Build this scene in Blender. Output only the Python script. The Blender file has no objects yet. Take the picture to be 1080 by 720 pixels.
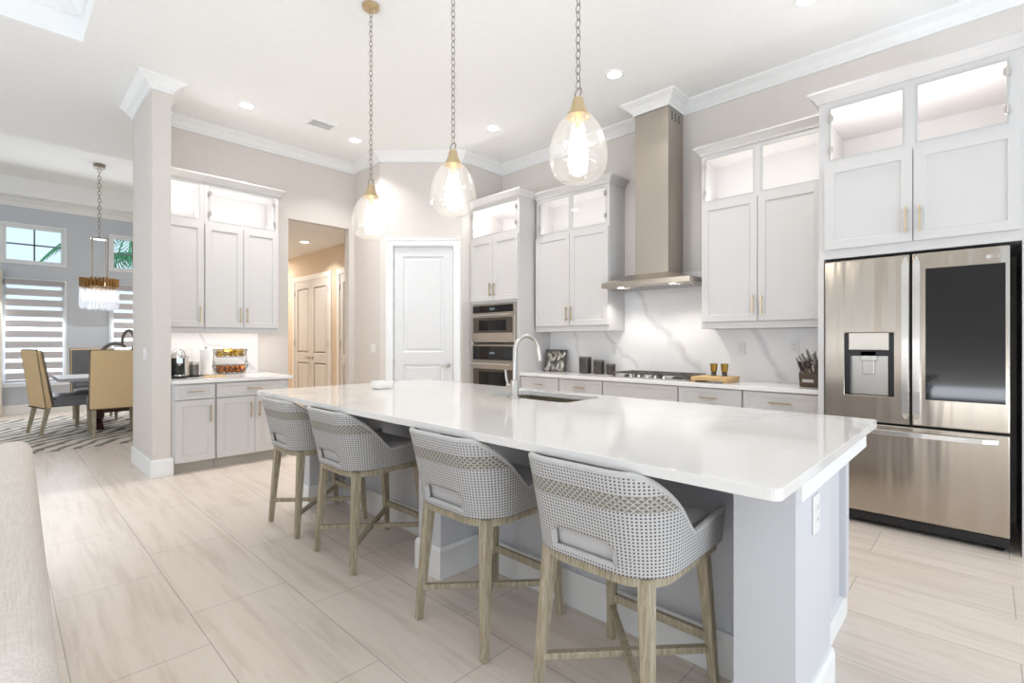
import bpy, bmesh, math, random
from mathutils import Vector, Matrix
random.seed(7)
PI = math.pi
SC = bpy.context.scene
COL = SC.collection

# ------------------------------------------------------------------ camera
YAW = 0.76579            # +X is right-forward, +Y is left-forward
cd = bpy.data.cameras.new('camera'); cam = bpy.data.objects.new('camera', cd); COL.objects.link(cam)
cam.location = (0, 0, 1.28); cam.rotation_euler = (PI/2, 0, YAW - PI/2)
cd.sensor_width = 36; cd.lens = 520/1080*36; cd.clip_start = 0.02; cd.clip_end = 200
SC.camera = cam
# ------------------------------------------------------------------ view, world, big lights
vs = SC.view_settings
vs.view_transform = 'Standard'; vs.look = 'None'; vs.gamma = 1; vs.exposure = 0.36; vs.use_curve_mapping = False
W = bpy.data.worlds.new('sky'); SC.world = W; W.use_nodes = True
nt = W.node_tree; nt.nodes.clear()
wo = nt.nodes.new('ShaderNodeOutputWorld'); bg = nt.nodes.new('ShaderNodeBackground')
bg.inputs[0].default_value = (0.66, 0.84, 1.0, 1); bg.inputs[1].default_value = 1.0
nt.links.new(bg.outputs[0], wo.inputs[0])
try:
    SC.cycles.max_bounces = 10; SC.cycles.transparent_max_bounces = 16
    SC.cycles.use_denoising = True
    SC.cycles.sample_clamp_indirect = 8
    SC.cycles.caustics_reflective = False; SC.cycles.caustics_refractive = False
except Exception: pass

def area(name, loc, rot, sx, sy, e, col=(1, 1, 1), spread=PI):
    l = bpy.data.lights.new(name, 'AREA'); l.shape = 'RECTANGLE'; l.size = sx; l.size_y = sy
    l.energy = e; l.color = col; l.spread = spread
    o = bpy.data.objects.new(name, l); COL.objects.link(o); o.location = loc; o.rotation_euler = rot
    return o
# lights added for unseen living room windows behind the camera, and dining window daylight
DAY = (0.86, 0.935, 1.02)
for wy, ww in ((-1.7, 2.2), (1.95, .4), (4.3, 2.2)):  # narrow middle one placed for a bright streak in the refrigerator
    area('added_daylight_side', (-4.4, wy, 1.75), (0, -PI/2, 0), 3.0, ww, 4*ww, DAY)
for wx, ww in ((-1.2, 1.8), (1.15, 1.9), (3.5, 1.9)):
    area('added_daylight_back', (wx, -3.9, 1.75), (PI/2, 0, 0), ww, 3.0, 7, DAY)
# upward fill lights added to brighten the ceiling; no patio is built
area('ceiling_fill_side', (-4.35, 2.3, .35), (0, -PI/2-1.25, 0), .8, 6.6, 145, DAY)
area('ceiling_fill_back', (1.2, -3.85, .35), (PI/2+1.22, 0, 0), 6.4, .8, 125, DAY)
area('daylight_dining', (0.9, 12.05, 1.9), (-PI/2+.42, 0, 0), 3.6, 2.8, 108, (0.88, 0.94, 1.0))

# ------------------------------------------------------------------ materials
def lin(c): return tuple(((v/255)/12.92 if v/255 <= .04045 else ((v/255+.055)/1.055)**2.4) for v in c) + (1,)
class NT:
    def __init__(s, name):
        s.m = bpy.data.materials.new(name); s.m.use_nodes = True; s.t = s.m.node_tree
        s.b = s.t.nodes['Principled BSDF']; s.out = s.t.nodes['Material Output']
    def n(s, k, **kw):
        x = s.t.nodes.new(k)
        for a, v in kw.items(): setattr(x, a, v)
        return x
    def l(s, a, b): s.t.links.new(a, b)
    def math(s, op, a, b=None, c=None, clamp=False):
        x = s.n('ShaderNodeMath', operation=op); x.use_clamp = clamp
        for i, v in enumerate((a, b, c)):
            if v is None: continue
            if isinstance(v, (int, float)): x.inputs[i].default_value = v
            else: s.l(v, x.inputs[i])
        return x.outputs[0]
    def mix(s, f, a, b):
        x = s.n('ShaderNodeMix', data_type='RGBA')
        for i, v in ((0, f), (6, a), (7, b)):
            if isinstance(v, (int, float, tuple)): x.inputs[i].default_value = v
            else: s.l(v, x.inputs[i])
        return x.outputs[2]
    def pos(s): return s.n('ShaderNodeNewGeometry').outputs['Position']
    def obj(s): return s.n('ShaderNodeTexCoord').outputs['Object']
    def mapping(s, v, scale=(1, 1, 1), rot=(0, 0, 0), loc=(0, 0, 0)):
        x = s.n('ShaderNodeMapping'); s.l(v, x.inputs[0])
        x.inputs['Scale'].default_value = scale; x.inputs['Rotation'].default_value = rot; x.inputs['Location'].default_value = loc
        return x.outputs[0]
    def noise(s, v, scale, detail=3, rough=.5, dist=0):
        x = s.n('ShaderNodeTexNoise'); s.l(v, x.inputs['Vector'])
        x.inputs['Scale'].default_value = scale; x.inputs['Detail'].default_value = detail
        x.inputs['Roughness'].default_value = rough; x.inputs['Distortion'].default_value = dist
        return x.outputs[0]
    def ramp(s, f, *st):
        x = s.n('ShaderNodeValToRGB'); e = x.color_ramp.elements
        while len(e) < len(st): e.new(.5)
        for el, (p, c) in zip(e, st): el.position = p; el.color = c
        s.l(f, x.inputs[0]); return x.outputs[0]
    def bump(s, h, strength=.2, dist=.01):
        x = s.n('ShaderNodeBump'); x.inputs['Strength'].default_value = strength; x.inputs['Distance'].default_value = dist
        s.l(h, x.inputs['Height']); s.l(x.outputs[0], s.b.inputs['Normal'])
    def set(s, **k):
        for a, v in k.items():
            i = s.b.inputs[a.replace('_', ' ')]
            if isinstance(v, (int, float, tuple)): i.default_value = v
            else: s.l(v, i)
        return s
def plain(name, rgb, rough=.5, metal=0.0, var=.03, scale=14, bump=0, bs=200, spec=.5):
    s = NT(name); c = lin(rgb)
    f = s.noise(s.obj(), scale, 3)
    d = tuple(max(0, v*(1-var)) for v in c[:3]) + (1,); u = tuple(min(1, v*(1+var)) for v in c[:3]) + (1,)
    s.set(Base_Color=s.mix(f, d, u), Roughness=rough, Metallic=metal, Specular_IOR_Level=spec)
    if bump: s.bump(s.noise(s.obj(), bs, 2), bump, .002)
    return s.m
M = {}
M['wall'] = plain('greige_paint', (222, 215, 209), .85, bump=.05, bs=300)
M['wall_dining'] = plain('blue_grey_paint', (203, 208, 216), .85, bump=.05, bs=300)
M['wall_hall'] = plain('warm_beige_paint', (232, 216, 196), .85)
M['ceiling'] = plain('ceiling_white', (249, 249, 248), .9)
M['trim'] = plain('trim_white', (244, 244, 243), .45)
M['door'] = plain('door_white', (227, 227, 227), .4)
M['cab'] = plain('cabinet_paint', (213, 210, 208), .42, var=.01)
M['cab_in'] = plain('cabinet_inside', (244, 240, 239), .6)
M['cab_isl'] = plain('island_paint', (213, 213, 217), .42, var=.01)
M['toe'] = plain('toe_kick', (190, 184, 174), .6)
M['gold'] = plain('brushed_gold', (208, 188, 152), .32, 1.0, bump=.05)
M['aged_brass'] = plain('aged_brass', (168, 136, 90), .35, 1.0)
M['nickel'] = plain('brushed_nickel', (200, 196, 190), .3, 1.0)
M['chrome'] = plain('chrome', (225, 225, 225), .12, 1.0)
M['bronze_nickel'] = plain('antique_silver', (150, 142, 130), .35, 1.0)
M['black'] = plain('black_plastic', (22, 22, 24), .35)
M['black_gloss'] = plain('black_glass', (14, 17, 20), .05, spec=.5)
M['dark_gloss'] = plain('oven_glass', (78, 70, 62), .08)
M['iron'] = plain('cast_iron', (118, 114, 108), .35, .7)
M['canister'] = plain('dark_bronze_ceramic', (86, 80, 76), .25, .5)
M['white_cer'] = plain('white_glazed', (246, 244, 240), .2)
M['paper'] = plain('paper_white', (244, 242, 240), .9, bump=.2, bs=120)
M['plate'] = plain('switch_plate', (238, 236, 234), .35)
M['cushion'] = plain('grey_cushion', (205, 202, 201), .9, bump=.25, bs=500)
M['leather'] = plain('grey_leather', (125, 124, 128), .45, bump=.1)
M['burlap'] = plain('tan_burlap', (236, 206, 160), .95, var=.14, scale=120, bump=.3, bs=500)
M['nail'] = plain('nailhead', (96, 82, 66), .35, .9)
M['table_grey'] = plain('weathered_grey_wood', (176, 175, 177), .6, var=.12, scale=10)
M['table_dark'] = plain('dark_walnut', (74, 46, 36), .45, var=.2)
M['copper'] = plain('copper_foil', (186, 112, 50), .3, .8)
M['capgold'] = plain('gold_foil', (206, 168, 62), .3, .8)
M['brass_cup'] = plain('brass_cup', (172, 144, 72), .28, .9)
M['silver_knife'] = plain('knife_steel', (188, 184, 178), .3, .9)
M['knife_block'] = plain('knife_block_wood', (92, 76, 62), .5, var=.15)
M['curtain'] = plain('drapery_cream', (222, 216, 202), .95)
M['sculpt'] = plain('grey_stone', (116, 110, 102), .55, var=.2, scale=40)
M['frame_white'] = plain('window_white', (240, 242, 244), .4)
M['frame_grey'] = plain('muntin_grey', (120, 128, 138), .5)
M['palm'] = plain('palm_green', (62, 150, 96), .6, var=.25)
M['bark'] = plain('palm_bark', (120, 100, 84), .9, var=.2)
M['ground'] = plain('lawn', (140, 160, 120), .95)
M['valance'] = plain('shade_cassette', (176, 172, 176), .7)
M['shade'] = plain('shade_fabric', (204, 200, 204), .9)

def glass(name, tint=(1, 1, 1, 1), fmin=.04, fmax=.6, bumpy=0, body=0.0):
    s = NT(name); s.t.nodes.remove(s.b)
    tr = s.n('ShaderNodeBsdfTransparent'); tr.inputs[0].default_value = tint
    gl = s.n('ShaderNodeBsdfGlossy'); gl.inputs['Roughness'].default_value = .04
    lw = s.n('ShaderNodeLayerWeight'); lw.inputs[0].default_value = .25
    f = s.math('MULTIPLY_ADD', lw.outputs['Facing'], fmax-fmin, fmin)
    if bumpy:
        v = s.n('ShaderNodeTexVoronoi'); s.l(s.obj(), v.inputs[0]); v.inputs['Scale'].default_value = bumpy
        sp = s.math('SUBTRACT', .22, v.outputs['Distance'], clamp=True)
        nb = s.noise(s.obj(), 16, 3)
        hh = s.math('ADD', sp, nb)
        bp = s.n('ShaderNodeBump'); bp.inputs['Strength'].default_value = .5; bp.inputs['Distance'].default_value = .006
        s.l(hh, bp.inputs['Height']); s.l(bp.outputs[0], gl.inputs['Normal']); s.l(bp.outputs[0], lw.inputs['Normal'])
    mx = s.n('ShaderNodeMixShader'); s.l(f, mx.inputs[0]); s.l(tr.outputs[0], mx.inputs[1]); s.l(gl.outputs[0], mx.inputs[2])
    res = mx.outputs[0]
    if body:
        df = s.n('ShaderNodeBsdfTranslucent'); df.inputs[0].default_value = (1, 1, 1, 1)
        d2 = s.n('ShaderNodeBsdfDiffuse'); d2.inputs[0].default_value = (.95, .95, .95, 1)
        a = s.n('ShaderNodeAddShader'); s.l(df.outputs[0], a.inputs[0]); s.l(d2.outputs[0], a.inputs[1])
        m2 = s.n('ShaderNodeMixShader'); m2.inputs[0].default_value = body
        s.l(res, m2.inputs[1]); s.l(a.outputs[0], m2.inputs[2]); res = m2.outputs[0]
    s.l(res, s.out.inputs[0]); return s.m
M['pane'] = glass('clear_pane', (.98, .99, .99, 1), .03, .3)
M['seeded'] = glass('seeded_glass', (.985, .985, .98, 1), .03, .62, bumpy=30, body=.016)
M['crystal'] = glass('crystal', (.97, .98, 1, 1), .08, .6, bumpy=50, body=.06)
M['sheer'] = glass('sheer_shade_strip', (.98, .98, 1, 1), .0, .02, body=.2)
def emit(name, rgb, st):
    s = NT(name); s.t.nodes.remove(s.b); e = s.n('ShaderNodeEmission'); e.inputs[0].default_value = lin(rgb); e.inputs[1].default_value = st
    s.l(e.outputs[0], s.out.inputs[0]); return s.m
M['bulb'] = emit('bulb_glow', (255, 244, 226), 14)
M['bulb_small'] = emit('candle_bulb_glow', (255, 240, 216), 5)
M['lamp'] = emit('downlight_glow', (255, 250, 240), 9)
M['led'] = emit('led_glow', (255, 246, 232), 4)
M['display'] = emit('clock_display', (200, 225, 235), .25)

def steel(name, rgb, rough=.24, vertical=True, wav=.05):
    s = NT(name); c = lin(rgb)
    sc = (60, 60, .6) if vertical else (60, .6, 60)
    f = s.noise(s.mapping(s.pos(), sc), 3, 3)
    s.set(Base_Color=s.mix(f, tuple(v*.93 for v in c[:3])+(1,), c), Metallic=1.0,
          Roughness=s.math('MULTIPLY_ADD', f, .08, rough-.04))
    w = s.noise(s.mapping(s.pos(), (7, 7, .5) if vertical else (2, 2, 2)), 1.0, 2)
    s.bump(w, wav, .05)
    return s.m
M['steel'] = steel('stainless_steel', (184, 174, 162), .2, wav=.22)
M['steel_hood'] = steel('hood_steel', (196, 188, 178), .3, wav=.04)
M['steel_trim'] = plain('polished_steel', (214, 211, 207), .18, 1.0)
M['steel_sink'] = plain('sink_steel', (176, 168, 150), .35, 1.0)

def marble(name, veins=None, axis='YZ', base=(247, 246, 244), vein=(205, 203, 204), gloss=.1, amount=.5):
    s = NT(name); p = s.pos()
    n1 = s.noise(p, .9, 5, .6, .8)
    v = s.math('SUBTRACT', .025, s.math('ABSOLUTE', s.math('SUBTRACT', n1, .52)))
    v = s.math('MULTIPLY', s.math('MULTIPLY', v, 34, clamp=True), amount, clamp=True)
    # fade veins in and out
    v = s.math('MULTIPLY', v, s.math('MULTIPLY_ADD', s.noise(p, .8, 2), 2.6, -.8, clamp=True))
    if veins:
        sx = s.n('ShaderNodeSeparateXYZ'); s.l(p, sx.inputs[0])
        A = sx.outputs[{'X': 0, 'Y': 1}[axis[0]]]; Z = sx.outputs[2]
        wob = s.math('MULTIPLY_ADD', s.noise(p, 3.2, 4), .26, -.13)
        for (a0, z0, a1, z1, w) in veins:
            L = math.hypot(a1-a0, z1-z0); da, dz = (a1-a0)/L, (z1-z0)/L
            ra = s.math('SUBTRACT', A, a0); rz = s.math('SUBTRACT', Z, z0)
            along = s.math('ADD', s.math('MULTIPLY', ra, da), s.math('MULTIPLY', rz, dz))
            perp = s.math('ADD', s.math('SUBTRACT', s.math('MULTIPLY', ra, dz), s.math('MULTIPLY', rz, da)), wob)
            k = s.math('SUBTRACT', w, s.math('ABSOLUTE', perp)); k = s.math('MULTIPLY', k, .95/w, clamp=True)
            e1 = s.math('MULTIPLY_ADD', along, 8, .5, clamp=True)
            e2 = s.math('MULTIPLY_ADD', s.math('SUBTRACT', L, along), 8, .5, clamp=True)
            k = s.math('MULTIPLY', k, s.math('MULTIPLY', e1, e2))
            k = s.math('MULTIPLY', k, s.math('MULTIPLY_ADD', s.noise(p, 9, 3), .7, .35))
            v = s.math('MAXIMUM', v, k)
    s.set(Base_Color=s.mix(v, lin(base), lin(vein)), Roughness=gloss, Specular_IOR_Level=.5)
    return s.m
M['quartz'] = marble('island_quartz', base=(234, 230, 226), vein=(208, 202, 197), gloss=.07, amount=.75)
M['counter'] = marble('counter_quartz', base=(244, 242, 240), vein=(226, 223, 221), gloss=.1, amount=.4)
M['splash'] = marble('splash_quartz', [(2.95, 1.98, 2.42, 1.28, .045), (2.42, 1.28, 2.06, .98, .065), (1.66, 1.48, 1.36, 1.05, .06), (1.36, 1.05, 1.30, .9, .05),
                                       (3.34, 1.52, 3.02, 1.15, .04), (3.02, 1.15, 2.80, .93, .03), (3.75, 1.5, 3.6, 1.1, .03)], 'YZ', base=(247, 245, 244), vein=(210, 206, 206), gloss=.14, amount=.15)
M['splash_left'] = marble('splash_quartz_nook', [(1.53, 1.46, 1.63, 1.24, .022), (1.63, 1.24, 1.95, 1.16, .016), (1.95, 1.16, 2.2, .95, .03)], 'XZ', base=(243, 241, 240), vein=(205, 202, 204), gloss=.14, amount=.15)

def floor_mat():
    s = NT('porcelain_plank_tile'); p = s.pos()
    sx = s.n('ShaderNodeSeparateXYZ'); s.l(p, sx.inputs[0])
    cb = s.n('ShaderNodeCombineXYZ')
    s.l(s.math('SUBTRACT', sx.outputs[1], 2.69-9.3), cb.inputs[0]); s.l(s.math('SUBTRACT', sx.outputs[0], .186-8.74), cb.inputs[1])
    br = s.n('ShaderNodeTexBrick'); s.l(cb.outputs[0], br.inputs['Vector'])
    br.offset = .345; br.offset_frequency = 2
    br.inputs['Scale'].default_value = 1; br.inputs['Brick Width'].default_value = .93; br.inputs['Row Height'].default_value = .437
    br.inputs['Mortar Size'].default_value = .0022; br.inputs['Mortar Smooth'].default_value = .2
    br.inputs['Color1'].default_value = lin((236, 224, 213)); br.inputs['Color2'].default_value = lin((230, 218, 207)); br.inputs['Mortar'].default_value = lin((184, 174, 164))
    n = s.noise(s.mapping(p, (5.5, .55, 1)), 2.2, 6, .6, .6)
    n2 = s.noise(s.mapping(p, (16, .9, 1)), 2.0, 4, .6, .3)
    st = s.ramp(s.math('ADD', s.math('MULTIPLY', n, .65), s.math('MULTIPLY', n2, .35)), (.3, lin((218, 209, 201))), (.52, lin((250, 247, 244))), (.8, (1, 1, 1, 1)))
    mm = s.n('ShaderNodeMix', data_type='RGBA', blend_type='MULTIPLY'); mm.inputs[0].default_value = .75
    s.l(br.outputs[0], mm.inputs[6]); s.l(st, mm.inputs[7])
    s.set(Base_Color=mm.outputs[2], Roughness=.36, Specular_IOR_Level=.4)
    s.bump(s.math('SUBTRACT', 1, br.outputs['Fac']), .15, .002)
    return s.m
M['floor'] = floor_mat()
def oak():
    s = NT('washed_oak'); o = s.obj()
    n = s.noise(s.mapping(o, (40, 40, 3)), 2.0, 6, .65, .5)
    c = s.ramp(n, (.3, lin((142, 130, 106))), (.5, lin((174, 161, 136))), (.72, lin((200, 191, 173))))
    s.set(Base_Color=c, Roughness=.6); s.bump(n, .15, .003); return s.m
M['oak'] = oak()
def board():
    s = NT('bamboo_board'); n = s.noise(s.mapping(s.obj(), (60, 4, 60)), 1.5, 4)
    s.set(Base_Color=s.ramp(n, (.3, lin((190, 150, 96))), (.7, lin((226, 194, 142)))), Roughness=.5); return s.m
M['board'] = board()
def weave():
    s = NT('rope_weave'); uv = s.n('ShaderNodeTexCoord').outputs['UV']
    sx = s.n('ShaderNodeSeparateXYZ'); s.l(uv, sx.inputs[0]); U, V = sx.outputs[0], sx.outputs[1]
    c = .0112
    fu = s.math('ABSOLUTE', s.math('SUBTRACT', s.math('FRACT', s.math('DIVIDE', U, c)), .5))
    fv = s.math('ABSOLUTE', s.math('SUBTRACT', s.math('FRACT', s.math('DIVIDE', V, c)), .5))
    h = s.math('MAXIMUM', fu, fv)                                   # small in the middle of each gap between ropes
    hole = s.math('MULTIPLY', s.math('SUBTRACT', .27, h), 14, clamp=True)
    # zig-zag band of darker rope
    zz = s.math('ABSOLUTE', s.math('SUBTRACT', s.math('FRACT', s.math('DIVIDE', s.math('ADD', U, V), .02)), .5))
    z2 = s.math('ABSOLUTE', s.math('SUBTRACT', s.math('FRACT', s.math('DIVIDE', s.math('SUBTRACT', U, V), .02)), .5))
    dia = s.math('MULTIPLY', s.math('SUBTRACT', s.math('MAXIMUM', zz, z2), .28), 8, clamp=True)
    inb = s.math('MULTIPLY', s.math('GREATER_THAN', V, .772), s.math('LESS_THAN', V, .826))
    rope = s.mix(s.noise(s.mapping(uv, (400, 400, 1)), 1, 2), lin((186, 183, 181)), lin((216, 213, 210)))
    nrm = s.mix(hole, rope, lin((84, 82, 84)))  # shade of the rope gaps painted as dark colour; the shell is closed
    bnd = s.mix(dia, lin((138, 130, 114)), s.mix(.35, rope, lin((170, 164, 150))))
    bnd = s.mix(s.math('MULTIPLY', hole, .6), bnd, lin((96, 92, 86)))
    s.set(Base_Color=s.mix(inb, nrm, bnd), Roughness=.9)
    s.bump(s.math('SUBTRACT', h, hole), .5, .004)
    return s.m
M['weave'] = weave()
M['rope'] = plain('rope_edge', (196, 193, 190), .9, var=.1, scale=120, bump=.4, bs=160)
def linen():
    s = NT('cream_linen'); o = s.obj()
    a = s.noise(s.mapping(o, (260, 12, 260)), 1, 2); b = s.noise(s.mapping(o, (14, 260, 260)), 1, 2)
    f = s.math('MULTIPLY_ADD', s.math('ADD', a, b), .5, 0)
    s.set(Base_Color=s.ramp(f, (.35, lin((208, 198, 188))), (.6, lin((224, 215, 206)))), Roughness=.95); s.bump(f, .3, .002); return s.m
M['linen'] = linen()
def rugm():
    s = NT('zebra_rug'); p = s.pos()
    w = s.n('ShaderNodeTexWave'); s.l(s.mapping(p, (1, 1.6, 1), (0, 0, .5)), w.inputs[0])
    w.inputs['Scale'].default_value = 1.5; w.inputs['Distortion'].default_value = 7; w.inputs['Detail'].default_value = 2; w.inputs['Detail Scale'].default_value = .8
    s.set(Base_Color=s.ramp(w.outputs['Fac'], (.22, lin((132, 126, 121))), (.36, lin((214, 206, 194))), (1, lin((226, 220, 210)))), Roughness=1); return s.m
M['rug'] = rugm()
def leafart():
    s = NT('leaf_relief_metal'); n = s.noise(s.obj(), 22, 4)
    s.set(Base_Color=s.ramp(n, (.3, lin((120, 112, 104))), (.6, lin((216, 210, 200)))), Metallic=.8, Roughness=.3); return s.m
M['leaf'] = leafart()

# ------------------------------------------------------------------ mesh helpers
WORLD_LOC = {}
class MB:
    def __init__(s): s.bm = bmesh.new(); s.uv = None
    def quad(s, pts): s.bm.faces.new([s.bm.verts.new(p) for p in pts])
    def box(s, x0, x1, y0, y1, z0, z1):
        x0, x1 = sorted((x0, x1)); y0, y1 = sorted((y0, y1)); z0, z1 = sorted((z0, z1))
        v = [s.bm.verts.new(p) for p in ((x0,y0,z0),(x1,y0,z0),(x1,y1,z0),(x0,y1,z0),(x0,y0,z1),(x1,y0,z1),(x1,y1,z1),(x0,y1,z1))]
        for f in ((0,3,2,1),(4,5,6,7),(0,1,5,4),(1,2,6,5),(2,3,7,6),(3,0,4,7)): s.bm.faces.new([v[i] for i in f])
        return s
    def hexa(s, b, t):
        """b, t: four bottom and four top points (counter-clockwise seen from above)"""
        v = [s.bm.verts.new(p) for p in list(b)+list(t)]
        for f in ((0,3,2,1),(4,5,6,7),(0,1,5,4),(1,2,6,5),(2,3,7,6),(3,0,4,7)): s.bm.faces.new([v[i] for i in f])
        return s
    def bar(s, p0, p1, w, h=None, up=(0, 0, 1), w1=None, h1=None):
        """rectangular bar from p0 to p1"""
        h = h or w; w1 = w1 or w; h1 = h1 or h
        p0, p1 = Vector(p0), Vector(p1); d = (p1-p0).normalized(); up = Vector(up)
        if abs(d.dot(up)) > .98: up = Vector((1, 0, 0))
        a = d.cross(up).normalized(); b = a.cross(d).normalized()
        def ring(p, w, h): return [p+a*sx*w/2+b*sy*h/2 for sx, sy in ((-1,-1),(1,-1),(1,1),(-1,1))]
        s.hexa(ring(p0, w, h), ring(p1, w1, h1)); return s
    def tube(s, pts, r, n=8, closed=False, caps=True):
        pts = [Vector(p) for p in pts]; N = len(pts); rs = r if isinstance(r, (list, tuple)) else [r]*N
        rings = []; ref = None
        for i, p in enumerate(pts):
            if closed: d = pts[(i+1) % N]-pts[i-1]
            else: d = pts[min(i+1, N-1)]-pts[max(i-1, 0)]
            d.normalize()
            if ref is None: ref = Vector((0, 0, 1)) if abs(d.z) < .9 else Vector((1, 0, 0))
            a = d.cross(ref)
            if a.length < 1e-4: a = d.cross(Vector((.3, 1, .2)))
            a.normalize(); b = a.cross(d).normalized(); ref = b
            rings.append([s.bm.verts.new(p+(a*math.cos(2*PI*k/n)+b*math.sin(2*PI*k/n))*rs[i]) for k in range(n)])
        for i in range(N if closed else N-1):
            A, B = rings[i], rings[(i+1) % N]
            for k in range(n): s.bm.faces.new((A[k], A[(k+1) % n], B[(k+1) % n], B[k]))
        if caps and not closed: s.bm.faces.new(rings[0][::-1]); s.bm.faces.new(rings[-1])
        return s
    def ribbon(s, secs):
        """secs: list of rings (each a list of points) joined into one closed solid"""
        rs = [[s.bm.verts.new(p) for p in r] for r in secs]; n = len(rs[0])
        for A, B in zip(rs, rs[1:]):
            for k in range(n): s.bm.faces.new((A[k], A[(k+1) % n], B[(k+1) % n], B[k]))
        s.bm.faces.new(rs[0][::-1]); s.bm.faces.new(rs[-1]); return s
    def lathe(s, c, prof, n=24, axis='z', caps=True):
        """prof: (radius, offset along axis)"""
        c = Vector(c)
        def pt(r, h, k):
            a = 2*PI*k/n; u, v = r*math.cos(a), r*math.sin(a)
            return c+Vector({'z': (u, v, h), 'x': (h, u, v), 'y': (v, h, u)}[axis])
        rings = [[s.bm.verts.new(pt(max(r, 1e-4), h, k)) for k in range(n)] for r, h in prof]
        for A, B in zip(rings, rings[1:]):
            for k in range(n): s.bm.faces.new((A[k], A[(k+1) % n], B[(k+1) % n], B[k]))
        if caps: s.bm.faces.new(rings[0][::-1]); s.bm.faces.new(rings[-1])
        return s
    def prism(s, poly, z0, z1):
        a = [s.bm.verts.new((x, y, z0)) for x, y in poly]; b = [s.bm.verts.new((x, y, z1)) for x, y in poly]; n = len(poly)
        s.bm.faces.new(a[::-1]); s.bm.faces.new(b)
        for i in range(n): s.bm.faces.new((a[i], a[(i+1) % n], b[(i+1) % n], b[i]))
        return s
    def sweep(s, path, prof, z):
        """open mitred moulding along path; prof: (out to the right of travel, dz)"""
        P = [Vector((x, y)) for x, y in path]; rings = []
        for i, p in enumerate(P):
            ds = []
            if i > 0: ds.append((P[i]-P[i-1]).normalized())
            if i < len(P)-1: ds.append((P[i+1]-P[i]).normalized())
            ns = [Vector((d.y, -d.x)) for d in ds]
            m = ns[0] if len(ns) == 1 else (ns[0]+ns[1])/(1+ns[0].dot(ns[1]))
            rings.append([s.bm.verts.new((p.x+m.x*o, p.y+m.y*o, z+dz)) for o, dz in prof])
        n = len(prof)
        for A, B in zip(rings, rings[1:]):
            for k in range(n): s.bm.faces.new((A[k], A[(k+1) % n], B[(k+1) % n], B[k]))
        s.bm.faces.new(rings[0][::-1]); s.bm.faces.new(rings[-1]); return s
    def ball(s, c, r, sub=2, scale=(1, 1, 1)):
        bmesh.ops.create_icosphere(s.bm, subdivisions=sub, radius=r, matrix=Matrix.Translation(c) @ Matrix.Diagonal((*scale, 1))); return s
    def build(s, name, mat, parent=None, smooth=False, bevel=0, seg=2, origin=None, angle=40):
        bmesh.ops.recalc_face_normals(s.bm, faces=s.bm.faces)
        me = bpy.data.meshes.new(name)
        if parent is not None: org = WORLD_LOC[parent.name]
        elif origin is not None: org = Vector(origin)
        else:
            xs = [v.co for v in s.bm.verts]
            org = Vector(((min(v.x for v in xs)+max(v.x for v in xs))/2, (min(v.y for v in xs)+max(v.y for v in xs))/2, min(v.z for v in xs)))
        bmesh.ops.translate(s.bm, verts=s.bm.verts, vec=-org)
        s.bm.to_mesh(me); s.bm.free()
        o = bpy.data.objects.new(name, me); COL.objects.link(o)
        me.materials.append(M[mat] if isinstance(mat, str) else mat)
        if smooth:
            me.polygons.foreach_set('use_smooth', [True]*len(me.polygons))
            me.set_sharp_from_angle(angle=math.radians(angle))
        if bevel:
            b = o.modifiers.new('bevel', 'BEVEL'); b.width = bevel; b.segments = seg; b.limit_method = 'ANGLE'; b.angle_limit = math.radians(50)
        if parent is not None: o.parent = parent
        else: o.location = org
        WORLD_LOC[o.name] = org
        return o
def thing(name, label, cat, loc=(0, 0, 0), group=None):
    o = bpy.data.objects.new(name, None); COL.objects.link(o); o.location = loc; o.empty_display_size = .1
    WORLD_LOC[o.name] = Vector(loc); o['label'] = label; o['category'] = cat
    if group: o['group'] = group
    return o
def tag(o, label, cat, group=None):
    o['label'] = label; o['category'] = cat
    if group: o['group'] = group
    return o
def struct(o): o['kind'] = 'structure'; return o
def copy_tree(o, loc, rz=None, label=None):
    def cp(x, par):
        c = x.copy(); COL.objects.link(c)
        if par is not None: c.parent = par
        for ch in list(x.children): cp(ch, c)
        return c
    r = cp(o, None); r.location = loc
    if rz is not None: r.rotation_euler.z = rz
    if label: r['label'] = label
    return r

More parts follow.
